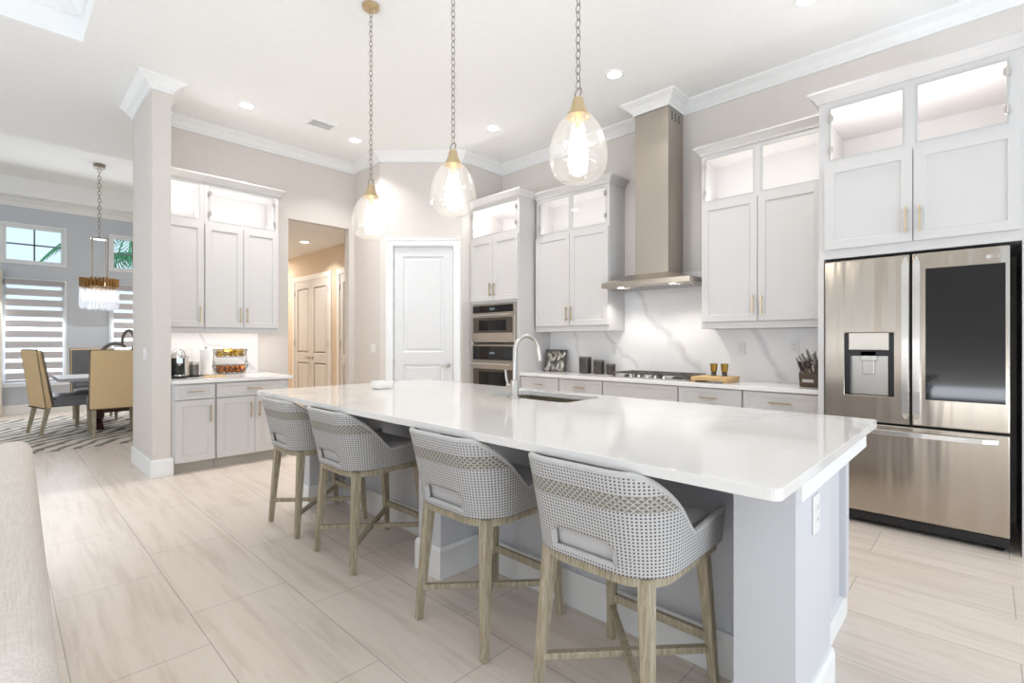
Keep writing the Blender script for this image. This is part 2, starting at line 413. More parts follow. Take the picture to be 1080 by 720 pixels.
class Face:
    """a cabinet front: kind 'X' looks to -X from plane x=p, kind 'Y' looks to -Y from plane y=p. u along the wall, v up, w out."""
    def __init__(s, kind, p): s.k = kind; s.p = p
    def pt(s, u, v, w): return (s.p-w, u, v) if s.k == 'X' else (u, s.p-w, v)
    def box(s, mb, u0, u1, v0, v1, w0, w1):
        a, b = s.pt(u0, v0, w0), s.pt(u1, v1, w1); mb.box(a[0], b[0], a[1], b[1], a[2], b[2]); return mb
    def shaker(s, mb, u0, u1, v0, v1, w0, w1, rail=.06, dep=.009):
        """one closed mesh: slab with a recessed centre panel"""
        def ring(a, w): return [mb.bm.verts.new(s.pt(u, v, w)) for u, v in ((u0+a, v0+a), (u1-a, v0+a), (u1-a, v1-a), (u0+a, v1-a))]
        R = [ring(0, w0), ring(0, w1), ring(rail, w1), ring(rail+.004, w1-dep)]
        mb.bm.faces.new(R[0]); mb.bm.faces.new(R[3])
        for A, B in zip(R, R[1:]):
            for k in range(4): mb.bm.faces.new((A[k], A[(k+1) % 4], B[(k+1) % 4], B[k]))
        return mb
    def holed(s, mb, u0, u1, v0, v1, hu0, hu1, hv0, hv1, w0, w1, pocket=None):
        """slab with a rectangular hole; pocket = depth behind w1 where the hole is closed"""
        def ring(a, b, c, d, w): return [mb.bm.verts.new(s.pt(u, v, w)) for u, v in ((a, c), (b, c), (b, d), (a, d))]
        O0, O1 = ring(u0, u1, v0, v1, w0), ring(u0, u1, v0, v1, w1)
        H1 = ring(hu0, hu1, hv0, hv1, w1)
        seqs = [(O0, O1), (O1, H1)]
        if pocket is None:
            H0 = ring(hu0, hu1, hv0, hv1, w0); seqs += [(H1, H0), (H0, O0)]
        else:
            H0 = ring(hu0, hu1, hv0, hv1, w1-pocket); seqs += [(H1, H0)]; mb.bm.faces.new(H0); mb.bm.faces.new(O0)
        for A, B in seqs:
            for k in range(4): mb.bm.faces.new((A[k], A[(k+1) % 4], B[(k+1) % 4], B[k]))
        return mb
    def handle(s, parent, u, v, length, vertical, w, mat='gold'):
        mb = MB(); h = length/2; r = .005
        a, b = ((u, v-h), (u, v+h)) if vertical else ((u-h, v), (u+h, v))
        mb.bar(s.pt(*a, w+.028), s.pt(*b, w+.028), .010, .010)
        for t in (-.72, .72):
            q = (u, v+h*t) if vertical else (u+h*t, v)
            mb.bar(s.pt(*q, w-.001), s.pt(*q, w+.028), .009, .009, up=(0, 0, 1))
        o = mb.build('handle', mat, parent); o['label'] = 'brushed gold bar handle'; return o

# ================================================================== SETTING
RWX, LWY, CZ, CB = 4.97, 6.45, 3.755, 3.64
def wall(name, mat, *boxes):
    mb = MB()
    for b in boxes: mb.box(*b)
    return struct(mb.build(name, mat))
struct(MB().box(-4.6, 5.2, -4.1, 12.4, -.12, 0).build('floor', 'floor'))
# ceiling with two raised trays
mb = MB()
hA, hB = (-3.4, .48, -1.0, 5.38), (-2.4, 2.3, 8.43, 11.78)
xs = sorted({-4.6, 5.2, hA[0], hA[1], hB[0], hB[1]}); ys = sorted({-4.1, 12.4, hA[2], hA[3], hB[2], hB[3]})
for i in range(len(xs)-1):
    for j in range(len(ys)-1):
        cx, cy = (xs[i]+xs[i+1])/2, (ys[j]+ys[j+1])/2
        if any(h[0] < cx < h[1] and h[2] < cy < h[3] for h in (hA, hB)): continue
        mb.box(xs[i], xs[i+1], ys[j], ys[j+1], CZ, CZ+.06)
for h in (hA, hB):
    t = CZ+.3
    mb.box(h[0]-.05, h[1]+.05, h[2]-.05, h[3]+.05, t, t+.05)
    mb.box(h[0]-.05, h[0], h[2], h[3], CZ+.06, t); mb.box(h[1], h[1]+.05, h[2], h[3], CZ+.06, t)
    mb.box(h[0], h[1], h[2]-.05, h[2], CZ+.06, t); mb.box(h[0], h[1], h[3], h[3]+.05, CZ+.06, t)
struct(mb.build('ceiling', 'ceiling'))
CROWN = [(0, 0), (.115, 0), (.115, -.018), (.095, -.03), (.06, -.05), (.03, -.085), (.016, -.095), (.016, -.115), (0, -.115)]
# tray mouldings
h = hA
struct(MB().sweep([(h[1], h[2]), (h[1], h[3]), (h[0], h[3])][::-1], CROWN, CZ+.3).build('trim_1', 'trim'))
h = hB
# walls
wall('wall_right', 'wall', (RWX, RWX+.12, -4.0, 5.1, 0, CZ))
wall('wall_left', 'wall', (.99, 2.57, LWY, LWY+.12, 0, CZ), (2.57, 3.404, LWY, LWY+.12, 2.86, CZ), (3.404, 3.48, LWY, LWY+.12, 0, CZ))
wall('wall_column', 'wall', (.99, 1.14, 5.62, LWY, 0, CZ))
wall('wall_pantry_side', 'wall', (3.48, 3.58, 5.75, LWY+.12, 0, CZ))
wall('wall_pantry_return', 'wall', (4.23, RWX, 4.97, 5.07, 0, CZ))
# chamfered pantry wall with door hole
A = Vector((3.48, 5.75)); B = Vector((4.23, 4.97)); D = (B-A).normalized(); Nn = Vector((D.y, -D.x))   # Nn points to the room (-X,-Y)
if Nn.x > 0: Nn = -Nn
LC = (B-A).length
def cp(t, n, z): p = A+D*t+Nn*n; return (p.x, p.y, z)
def cbox(mb, t0, t1, n0, n1, z0, z1):
    mb.hexa([cp(t0, n0, z0), cp(t1, n0, z0), cp(t1, n1, z0), cp(t0, n1, z0)], [cp(t0, n0, z1), cp(t1, n0, z1), cp(t1, n1, z1), cp(t0, n1, z1)])
d0, d1, dz = .16, .97, 2.545
mb = MB(); cbox(mb, 0, d0, -.1, 0, 0, CZ); cbox(mb, d1, LC, -.1, 0, 0, CZ); cbox(mb, d0, d1, -.1, 0, dz, CZ)
struct(mb.build('wall_pantry', 'wall'))
wall('wall_dining', 'wall_dining', (-4.5, .04, 12.2, 12.32, 0, CZ), (.04, .83, 12.2, 12.32, 0, .56), (.04, .83, 12.2, 12.32, 2.36, 2.67), (.04, .83, 12.2, 12.32, 3.32, CZ),
     (.83, 1.5, 12.2, 12.32, 0, CZ), (1.5, 2.29, 12.2, 12.32, 0, .56), (1.5, 2.29, 12.2, 12.32, 2.36, 2.67), (1.5, 2.29, 12.2, 12.32, 3.32, CZ), (2.29, 2.5, 12.2, 12.32, 0, CZ))
wall('wall_hall', 'wall_hall', (4.0, 4.1, LWY+.12, 12.2, 0, 2.95), (2.57, 4.1, 12.2, 12.32, 0, 2.95), (2.42, 2.54, LWY+.12, 12.2, 0, CZ), (3.48, 4.0, LWY+.12, LWY+.2, 0, 2.95))
struct(MB().box(2.54, 4.1, LWY+.12, 12.2, 2.92, 3.0).build('ceiling_hall', 'ceiling'))
# the living room around and behind the camera, window openings placed for the light
wall('wall_living_side', 'wall', (-4.62, -4.5, -4.0, -2.85, 0, CZ), (-4.62, -4.5, 5.45, 12.3, 0, CZ), (-4.62, -4.5, -2.85, 5.45, 3.25, CZ), (-4.62, -4.5, -2.85, 5.45, 0, .2),
     (-4.62, -4.5, -.55, 1.74, .2, 3.25), (-4.62, -4.5, 2.16, 3.15, .2, 3.25))
wall('wall_living_back', 'wall', (-4.5, -2.2, -4.12, -4.0, 0, CZ), (4.6, 5.1, -4.12, -4.0, 0, CZ), (-2.2, 4.6, -4.12, -4.0, 3.2, CZ), (-.2, .1, -4.12, -4.0, 0, 3.2), (2.2, 2.5, -4.12, -4.0, 0, 3.2))
# crown mouldings, baseboards
struct(MB().sweep([(.99, LWY+.12), (.99, 5.62), (1.14, 5.62), (1.14, LWY), (3.48, LWY), (3.48, 5.75), (4.23, 4.97), (RWX, 4.97), (RWX, 2.662), (4.632, 2.662), (4.632, 2.288), (RWX, 2.288), (RWX, -4.0)], CROWN, CZ).build('trim_2', 'trim'))
struct(MB().sweep([(-4.5, 12.2), (2.42, 12.2)], CROWN, CZ).build('trim_3', 'trim'))
BASE = [(0, 0), (.016, 0), (.016, .15), (.008, .17), (0, .17)]
struct(MB().sweep([(.99, LWY+.12), (.99, 5.62), (1.14, 5.62), (1.14, 5.66)], BASE, 0).build('baseboard_left', 'trim'))
struct(MB().sweep([(-4.5, 12.2), (2.42, 12.2)], BASE, 0).build('baseboard_dining', 'trim'))
struct(MB().sweep([(3.404, LWY), (3.48, LWY), (3.48, 5.75), (A+D*.06).to_tuple()], BASE, 0).build('baseboard_pantry', 'trim'))
struct(MB().sweep([(RWX, -.3), (RWX, -4.0)], BASE, 0).build('baseboard_right', 'trim'))
# pantry door
dr = thing('door_1', '', '', cp((d0+d1)/2, 0, 0)); del dr['label']; del dr['category']; struct(dr)
mb = MB()
for a, b, z0, z1 in ((d0-.085, d0, 0, dz+.085), (d1, d1+.085, 0, dz+.085), (d0, d1, dz, dz+.085)):
    cbox(mb, a, b, 0, .018, z0, z1)
    if z0 == 0: cbox(mb, a if a < d0 else b-.02, a+.02 if a < d0 else b, .018, .026, z0, z1)
    else: cbox(mb, a-.085, b+.085, .018, .026, z1-.02, z1)
cbox(mb, d0, d0+.012, -.1, 0, 0, dz); cbox(mb, d1-.012, d1, -.1, 0, 0, dz); cbox(mb, d0, d1, -.1, 0, dz-.012, dz)
mb.build('casing', 'trim', dr)
def panel_door(mb, P, t0, t1, z0, z1, n0, n1, panels):
    """slab with raised-and-recessed panels; P(t, n, z) gives points; panels: list of (t0,t1,z0,z1) fractions in metres"""
    ts = sorted({t0, t1, *[p[0] for p in panels], *[p[1] for p in panels]}); zs = sorted({z0, z1, *[p[2] for p in panels], *[p[3] for p in panels]})
    def q(pts): mb.bm.faces.new([mb.bm.verts.new(P(*p)) for p in pts])
    for i in range(len(ts)-1):
        for j in range(len(zs)-1):
            tc, zc = (ts[i]+ts[i+1])/2, (zs[j]+zs[j+1])/2
            if any(p[0] < tc < p[1] and p[2] < zc < p[3] for p in panels): continue
            q([(ts[i], n1, zs[j]), (ts[i+1], n1, zs[j]), (ts[i+1], n1, zs[j+1]), (ts[i], n1, zs[j+1])])
    for (a, b, c, d) in panels:
        prev = None
        for (ins, dep) in ((0, 0), (.016, -.012), (.03, -.012), (.05, -.003)):
            r = [(a+ins, n1+dep, c+ins), (b-ins, n1+dep, c+ins), (b-ins, n1+dep, d-ins), (a+ins, n1+dep, d-ins)]
            if prev:
                for k in range(4): q([prev[k], prev[(k+1) % 4], r[(k+1) % 4], r[k]])
            prev = r
        q(prev)
    q([(t0, n0, z0), (t1, n0, z0), (t1, n0, z1), (t0, n0, z1)])
    for a, b in (((t0, z0), (t1, z0)), ((t1, z0), (t1, z1)), ((t1, z1), (t0, z1)), ((t0, z1), (t0, z0))):
        q([(a[0], n0, a[1]), (b[0], n0, b[1]), (b[0], n1, b[1]), (a[0], n1, a[1])])
    bmesh.ops.remove_doubles(mb.bm, verts=mb.bm.verts, dist=1e-5)
mb = MB(); e0, e1 = d0+.016, d1-.016
panel_door(mb, cp, e0, e1, .012, dz-.016, -.055, -.015, [(e0+.12, e1-.12, .22, .98), (e0+.12, e1-.12, 1.14, dz-.14)])
mb.build('leaf', 'door', dr)
def lever(P, parent, t, z, sgn, n0=-.015):
    mb = MB()
    c0, c1 = Vector(P(t, n0, z)), Vector(P(t, n0+.012, z)); mb.tube([c0, c1], .03, 20)
    mb.tube([P(t, n0+.01, z), P(t, n0+.055, z)], .011, 12)
    mb.tube([P(t, n0+.05, z), P(t+sgn*.03, n0+.055, z+.002), P(t+sgn*.11, n0+.05, z-.004)], [.011, .010, .008], 12)
    return mb.build('handle', 'nickel', parent, smooth=True)
lever(cp, dr, e1-.06, .965, -1)
for z in (.25, 1.0, 1.75, 2.3):
    mb = MB(); mb.tube([cp(e0-.004, -.01, z-.05), cp(e0-.004, -.01, z+.05)], .009, 8); mb.build('hinge', 'nickel', dr)
# hall double door and single door on x = 4.0
def hall_P(t, n, z): return (4.0-n, t, z)
def hall_door(name, leaves, hz, ca, cb):
    r = thing(name, '', '', (4.0, (ca+cb)/2, 0)); del r['label']; del r['category']; struct(r)
    mb = MB()
    for a, b, z0, z1 in ((ca-.09, ca, 0, hz+.09), (cb, cb+.09, 0, hz+.09), (ca, cb, hz, hz+.09)):
        mb.box(4.0-.022, 4.0, a, b, z0, z1)
    mb.build('casing', 'trim', r)
    for (a, b, s) in leaves:
        mb = MB(); panel_door(mb, hall_P, a, b, .01, hz, .0, .012, [(a+.1, b-.1, .22, .9), (a+.1, b-.1, 1.06, hz-.14)])
        mb.build('leaf', 'door', r)
        t = a+.06 if s < 0 else b-.06
        lever(hall_P, r, t, .98, -s, .012)
        for z in (.3, 1.25, 2.2):
            e = b+.003 if s < 0 else a-.003
            MB().tube([(4.0-.02, e, z-.05), (4.0-.02, e, z+.05)], .009, 8).build('hinge', 'nickel', r)
hall_door('door_2', [(8.28, 8.98, 1), (8.99, 9.69, -1)], 2.42, 8.27, 9.70)
hall_door('door_3', [(7.1, 7.86, -1)], 2.42, 7.09, 7.88)

# dining windows
def window(n, x0, x1, z0, z1, muntin):
    r = thing('window_%d' % n, '', '', ((x0+x1)/2, 12.2, z0)); del r['label']; del r['category']; struct(r)
    mb = MB(); f = .045
    for a, b, c, d in ((x0, x0+f, z0, z1), (x1-f, x1, z0, z1), (x0+f, x1-f, z0, z0+f), (x0+f, x1-f, z1-f, z1)): mb.box(a, b, 12.22, 12.28, c, d)
    for a, b, c, d in ((x0-.03, x0, z0-.03, z1+.03), (x1, x1+.03, z0-.03, z1+.03), (x0, x1, z0-.03, z0), (x0, x1, z1, z1+.03)): mb.box(a, b, 12.175, 12.2, c, d)
    mb.build('frame', 'frame_white', r)
    if muntin:
        mb = MB(); xm, zm = (x0+x1)/2, (z0+z1)/2
        mb.box(xm-.012, xm+.012, 12.235, 12.265, z0+f, z1-f); mb.box(x0+f, x1-f, 12.235, 12.265, zm-.012, zm+.012); mb.build('muntin', 'frame_grey', r)
    else: MB().box(x0-.07, x1+.07, 12.12, 12.2, z0-.07, z0-.035).build('sill', 'frame_white', r)
    MB().box(x0+f, x1-f, 12.247, 12.253, z0+f, z1-f).build('pane', 'pane', r)
window(1, .04, .83, 2.67, 3.32, True); window(2, 1.5, 2.29, 2.67, 3.32, True)
window(3, .04, .83, .56, 2.36, False); window(4, 1.5, 2.29, .56, 2.36, False)

# ================================================================== ISLAND
isl = thing('kitchen_island', 'long white kitchen island with quartz waterfall-free top and end wing wall by the stools', 'island', (2.2, 2.1, 0))
isl['label'] = 'long light grey kitchen island under the three pendants, panelled wing walls between stools'
mb = MB()
mb.box(1.93, 2.77, .56, 3.72, .1, .868)
mb.build('body', 'cab_isl', isl)
MB().box(2.0, 2.70, .60, 3.7, 0, .1).build('toe_kick', 'toe', isl)
for (y0, y1, x1) in ((.41, .59, 2.1), (2.12, 2.32, 1.93), (3.74, 3.85, 2.1)):
    mb = MB().box(1.65, x1, y0, y1, 0, .868); w = mb.build('wing_wall', 'cab_isl', isl)
    pth = [(1.931, y1), (1.65, y1), (1.65, y0), (x1 if x1 > 2 else 1.931, y0)]
    MB().sweep(pth[::-1], [(-o, dz_) for o, dz_ in BASE], 0).build('baseboard', 'trim', w)
for (y0, y1) in ((.59, 2.12), (2.32, 3.74)):
    MB().box(1.914, 1.93, y0+.016, y1-.016, 0, .17).build('baseboard', 'trim', isl)
# end panel details: apron under the top, cabinet end stile with recess, foot
MB().box(1.66, 2.75, .395, .41, .80, .868).box(2.1, 2.75, .41, .5, .80, .868).build('apron', 'trim', isl)
mb = MB().box(2.10, 2.77, .49, .56, .1, .80); mb.build('end_panel', 'cab_isl', isl)
MB().box(2.70, 2.77, .465, .49, .1, .80).build('end_stile', 'cab_isl', isl); MB().box(2.10, 2.16, .465, .49, .1, .80).build('end_stile', 'cab_isl', isl)
MB().box(2.1, 2.76, .47, .56, 0, .1).build('end_foot', 'trim', isl)
# cabinet doors on the range side
for i, (a, b) in enumerate(((.6, 1.16), (1.16, 1.72), (1.78, 2.18), (2.18, 2.58), (2.64, 3.16), (3.16, 3.68))):
    mb = MB()
    class _F(Face):
        def pt(s, u, v, w): return (s.p+w, u, v)
    fx = _F('X', 2.77); fx.shaker(mb, a+.004, b-.004, .115, .86, 0, .02); dd = mb.build('door', 'cab_isl', isl)
    u = b-.04 if i % 2 == 0 else a+.04
    mb = MB(); mb.bar(fx.pt(u, .70, .046), fx.pt(u, .84, .046), .01); mb.bar(fx.pt(u, .72, .018), fx.pt(u, .72, .046), .009); mb.bar(fx.pt(u, .82, .018), fx.pt(u, .82, .046), .009)
    mb.build('handle', 'gold', dd)
# quartz top with sink cut-out and rounded corners
def rrect(x0, x1, y0, y1, r, n=5):
    P = []
    for cx, cy, a0 in ((x1-r, y1-r, 0), (x0+r, y1-r, PI/2), (x0+r, y0+r, PI), (x1-r, y0+r, 1.5*PI)):
        for k in range(n+1): a = a0+PI/2*k/n; P.append((cx+r*math.cos(a), cy+r*math.sin(a)))
    return P
def slab_with_hole(mb, outer, inner, z0, z1):
    bm = mb.bm
    for z in (z0, z1):
        loops = []
        for poly in (outer, inner):
            vs_ = [bm.verts.new((x, y, z)) for x, y in poly]; loops += [bm.edges.new((vs_[i], vs_[(i+1) % len(vs_)])) for i in range(len(vs_))]
        bmesh.ops.triangle_fill(bm, use_beauty=True, use_dissolve=False, edges=loops)
    for poly in (outer, inner):
        n = len(poly)
        for i in range(n):
            a, b = poly[i], poly[(i+1) % n]
            bm.faces.new([bm.verts.new(p) for p in ((*a, z0), (*b, z0), (*b, z1), (*a, z1))])
    bmesh.ops.remove_doubles(bm, verts=bm.verts, dist=1e-5)
SINK = (2.30, 2.70, 1.78, 2.46)
mb = MB(); slab_with_hole(mb, rrect(1.31, 2.81, .36, 3.87, .03), rrect(*SINK, .05), .888, .92)
top = mb.build('island_worktop', 'quartz', bevel=.004); tag(top, 'long white quartz worktop with soft grey veins on the island', 'worktop')
MB().box(1.66, 2.76, .42, 3.79, .868, .888).build('sub_top', 'cab_isl', isl)
mb = MB(); x0, x1, y0, y1 = SINK; e = .012
I = rrect(x0-e, x1+e, y0-e, y1+e, .06); 
a = [mb.bm.verts.new((x, y, .887)) for x, y in I]; b = [mb.bm.verts.new((x, y, .68)) for x, y in I]; n = len(I)
for i in range(n): mb.bm.faces.new((a[i], a[(i+1) % n], b[(i+1) % n], b[i]))
mb.bm.faces.new(b)
sk = thing('sink', 'undermounted stainless steel sink let into the island worktop', 'sink', (2.5, 2.1, .68))
bo = mb.build('basin', 'steel_sink', sk, smooth=True)
MB().lathe((2.5, 2.12, .681), [(.045, 0), (.045, .003), (.03, .004), (.02, .001)], 20).build('drain', 'chrome', sk, smooth=True)
# the body must not fill the sink: cut it
cut = MB().box(x0-.03, x1+.03, y0-.03, y1+.03, .66, .95).bm
me = bpy.data.meshes.new('sink_cut'); cut.to_mesh(me); cut.free()
for nm in ('body', 'sub_top'):
    ob = [c for c in isl.children if c.name.startswith(nm)][0]
    bm = bmesh.new(); bm.from_mesh(ob.data); bm.free()
    L = WORLD_LOC[isl.name]
    ob.data.clear_geometry()
    bm = bmesh.new()
    def addb(*v):
        t = MB(); t.box(*v); bmesh.ops.translate(t.bm, verts=t.bm.verts, vec=-L); m_ = bpy.data.meshes.new('t'); t.bm.to_mesh(m_); t.bm.free(); bm.from_mesh(m_); bpy.data.meshes.remove(m_)
    if nm == 'body': X0, X1, Y0, Y1, Z0, Z1 = 1.93, 2.77, .56, 3.72, .1, .868
    else: X0, X1, Y0, Y1, Z0, Z1 = 1.66, 2.76, .42, 3.79, .868, .888
    addb(X0, X1, Y0, y0-.03, Z0, Z1); addb(X0, X1, y1+.03, Y1, Z0, Z1); addb(X0, x0-.03, y0-.03, y1+.03, Z0, Z1); addb(x1+.03, X1, y0-.03, y1+.03, Z0, Z1)
    if nm == 'body': addb(x0-.03, x1+.03, y0-.03, y1+.03, Z0, .66)
    bm.to_mesh(ob.data); bm.free()
bpy.data.meshes.remove(me)
# faucet
fa = thing('faucet', 'tall brushed nickel gooseneck faucet standing beside the island sink', 'faucet', (2.235, 2.125, .92))
fx_, fy_ = 2.235, 2.125
MB().lathe((fx_, fy_, .92), [(.031, 0), (.031, .012), (.026, .016), (.026, .115), (.019, .12)], 24).build('base', 'nickel', fa, smooth=True)
pts = [(fx_, fy_, 1.03), (fx_, fy_, 1.22)]
for k in range(1, 13):
    t = PI*k/12*.93; pts.append((fx_+.095*(1-math.cos(t)), fy_-.015*(1-math.cos(t)), 1.22+.095*math.sin(t)))
MB().tube(pts, .0135, 16).build('spout', 'nickel', fa, smooth=True)
ex, ey, ez = pts[-1]
hd = MB().tube([(ex, ey, ez), (ex+.004, ey-.001, ez-.03), (ex+.012, ey-.002, ez-.085)], [.016, .0175, .0165], 16).build('spray_head', 'nickel', fa, smooth=True)
MB().box(ex+.018, ex+.026, ey-.006, ey+.006, ez-.06, ez-.03).build('button', 'black', hd)
mb = MB().tube([(fx_, fy_+.02, 1.0), (fx_, fy_+.065, 1.0)], .013, 14); mb.tube([(fx_, fy_+.055, 1.0), (fx_-.006, fy_+.066, 1.04), (fx_-.012, fy_+.07, 1.10)], [.008, .007, .006], 12)
mb.build('lever', 'nickel', fa, smooth=True)
# dish on the island
mb = MB(); P0 = rrect(-.085, .085, -.055, .055, .05, 6)
prof = [(.8, 0), (.96, .012), (1, .035), (1, .055), (.93, .056), (.9, .03), (.8, .018)]
rings = [[mb.bm.verts.new((2.03+x*k, 3.33+y*k*1.25, .921+hh)) for x, y in P0] for k, hh in prof]
for Aa, Bb in zip(rings, rings[1:]):
    for k in range(len(P0)): mb.bm.faces.new((Aa[k], Aa[(k+1) % len(P0)], Bb[(k+1) % len(P0)], Bb[k]))
mb.bm.faces.new(rings[0]); mb.bm.faces.new(rings[-1])
tag(mb.build('dish', 'white_cer', smooth=True), 'small white oval dish on the far end of the island worktop', 'dish')

# ================================================================== STOOLS
def make_stool(label, loc):
    r = thing('counter_stool', label, 'stool', (0, 0, 0), 'woven rope counter stools along the island')
    # legs
    LEG = {}
    for sx in (-1, 1):
        for sy in (-1, 1):
            ft = Vector((.245*sx, .222*sy, 0)); tp = Vector((.205*sx, .19*sy, .555))
            mb = MB().bar(ft, tp, .030, .030, up=(0, 1, 0), w1=.046, h1=.046); o = mb.build('leg', 'oak', r, bevel=.005)
            LEG[sx, sy] = (ft, tp)
    def on(sx, sy, z): f, t = LEG[sx, sy]; return f+(t-f)*(z/.555)
    MB().bar(on(1, -1, .19), on(1, 1, .19), .022, .034).build('footrest', 'oak', r, bevel=.003)
    MB().bar(on(-1, -1, .15), on(1, 1, .15), .026, .024).build('stretcher', 'oak', r, bevel=.003)
    MB().bar(on(-1, 1, .149), on(1, -1, .149), .026, .024).build('stretcher', 'oak', r, bevel=.003)
    # plan curve shared by rail and shell: s = arc length from the middle of the back
    rc, hw, bx = .14, .245, -.255
    def plan(s):
        sg = 1 if s >= 0 else -1; s = abs(s); st = hw-rc; arc = rc*PI/2
        if s <= st: p, n = (bx, s), (-1, 0)
        elif s <= st+arc:
            a = (s-st)/rc; p, n = (bx+rc-rc*math.cos(a), st+rc*math.sin(a)), (-math.cos(a), math.sin(a))
        else: p, n = (bx+rc+(s-st-arc), hw), (0, 1)
        return Vector((p[0], p[1]*sg)), Vector((n[0], n[1]*sg))
    SM = (hw-rc)+rc*PI/2+.335
    # seat rail: bent wood ring
    mb = MB(); N = 64; ri = []
    cl = [plan(-SM+2*SM*i/N) for i in range(N+1)]
    for p, n in cl:
        q0, q1 = p-n*.006, p-n*.045
        ri.append([mb.bm.verts.new((q.x, q.y, z)) for q, z in ((q0, .525), (q0, .566), (q1, .566), (q1, .525))])
    for a, b in zip(ri, ri[1:]):
        for k in range(4): mb.bm.faces.new((a[k], a[(k+1) % 4], b[(k+1) % 4], b[k]))
    mb.bm.faces.new(ri[0]); mb.bm.faces.new(ri[-1])
    e0, e1 = cl[0][0], cl[-1][0]
    mb.box(e0.x-.04, e0.x, e0.y+.02, e1.y-.02, .525, .566)
    mb.build('seat_rail', 'oak', r, smooth=True)
    # woven shell
    def sm(t): t = max(0, min(1, t)); return t*t*(3-2*t)
    zb = .563
    def topz(s):
        s = abs(s)
        if s < .17: return .885
        if s < .22: return .885-.016*((s-.17)/.05)**2
        t = (s-.22)/.19
        return .869-(.869-.660)*(sm(t)*.35+min(1, t)*.65)+(.02*max(0, (s-.41)/.22) if s > .41 else 0)
    NS, NV = 120, 32
    bm = bmesh.new(); uvl = bm.loops.layers.uv.new('UVMap'); grid = {}; info = {}
    def sh(s, t):
        p, n = plan(s); z = zb+t*(topz(s)-zb)
        back = 1-sm((abs(s)-.16)/.25)
        q = p+n*(.004+.012*t)+Vector((-1, 0))*(back*.055*((z-zb)/.32)**1.2)
        q.y *= 1+.05*back*t
        return Vector((q.x, q.y, z))
    for i in range(NS+1):
        s = -SM+2*SM*i/NS
        for j in range(NV+1):
            grid[i, j] = bm.verts.new(sh(s, j/NV)); info[grid[i, j]] = (s, zb+(j/NV)*(topz(s)-zb))
    for i in range(NS):
        for j in range(NV):
            s = -SM+2*SM*(i+.5)/NS
            hw_ = .118 if j < 8 else (.112 if j < 9 else .1)
            if abs(s) < hw_ and 2 <= j < 10: continue
            f = bm.faces.new((grid[i, j], grid[i+1, j], grid[i+1, j+1], grid[i, j+1]))
            for l in f.loops: l[uvl].uv = info[l.vert]
    bmesh.ops.delete(bm, geom=[v for v in bm.verts if not v.link_faces], context='VERTS')
    bmesh.ops.recalc_face_normals(bm, faces=bm.faces)
    me = bpy.data.meshes.new('backrest'); bm.to_mesh(me); bm.free(); me.materials.append(M['weave'])
    me.polygons.foreach_set('use_smooth', [True]*len(me.polygons))
    o = bpy.data.objects.new('backrest', me); COL.objects.link(o); o.parent = r; WORLD_LOC[o.name] = Vector((0, 0, 0))
    o['label'] = 'wrap-around back and arms woven from pale grey rope'
    so = o.modifiers.new('thick', 'SOLIDIFY'); so.thickness = .02; so.offset = 0
    edge = [sh(-SM+2*SM*i/NS, 1) for i in range(NS+1)]
    front1 = [sh(SM, 1-k/8) for k in range(1, 9)]; front0 = [sh(-SM, k/8) for k in range(0, 8)]
    MB().tube(front0+edge+front1, .0115, 8).build('rope_edge', 'rope', o, smooth=True)
    ds = 2*SM/NS; k0 = 0
    slot = []
    a_, b_ = .118, .098; zt0, zt1, zt2 = 2/NV, 8.6/NV, 10/NV
    slot += [sh(-a_+2*a_*k/10, zt0) for k in range(11)] + [sh(a_, zt0+(zt1-zt0)*k/4) for k in range(1, 5)] + [sh(.113, 9.5/NV), sh(b_, zt2)] + [sh(b_-2*b_*k/10, zt2) for k in range(1, 11)] + [sh(-.113, 9.5/NV)] + [sh(-a_, zt1-(zt1-zt0)*k/4) for k in range(0, 4)]
    MB().tube(slot, .0095, 8, closed=True).build('slot_edge', 'rope', o, smooth=True)
    # cushion
    mb = MB(); prev = None
    out = [plan(-SM*.97+2*SM*.97*k/48) for k in range(49)]; out = [(p-n*.009) for p, n in out]
    for kk, zz in ((.93, .567), (.985, .571), (1, .585), (1, .648), (.98, .664), (.9, .676), (.6, .68)):
        ring = [mb.bm.verts.new((.01+(p.x-.01)*kk-(.013*max(0, min(1, (zz-.585)/.06)) if p.x < -.12 else 0), p.y*kk, zz)) for p in out]
        if prev:
            for k in range(len(ring)): mb.bm.faces.new((prev[k], prev[(k+1) % len(ring)], ring[(k+1) % len(ring)], ring[k]))
        else: mb.bm.faces.new(ring[::-1])
        prev = ring
    mb.bm.faces.new(prev)
    cu = mb.build('seat_cushion', 'cushion', r, smooth=True); cu['label'] = 'grey upholstered seat cushion'
    r.location = loc
    return r
SX = 1.588
st = make_stool('woven rope counter stool closest to the island end with the outlet', (SX, .945, 0))
copy_tree(st, (SX, 1.667, 0), 0, 'woven rope counter stool second from the outlet end of the island')
copy_tree(st, (SX, 2.725, 0), 0, 'woven rope counter stool just beyond the middle wing wall, third from the outlet end')
copy_tree(st, (SX, 3.455, 0), 0, 'woven rope counter stool at the far end of the island, closest to the coffee nook')

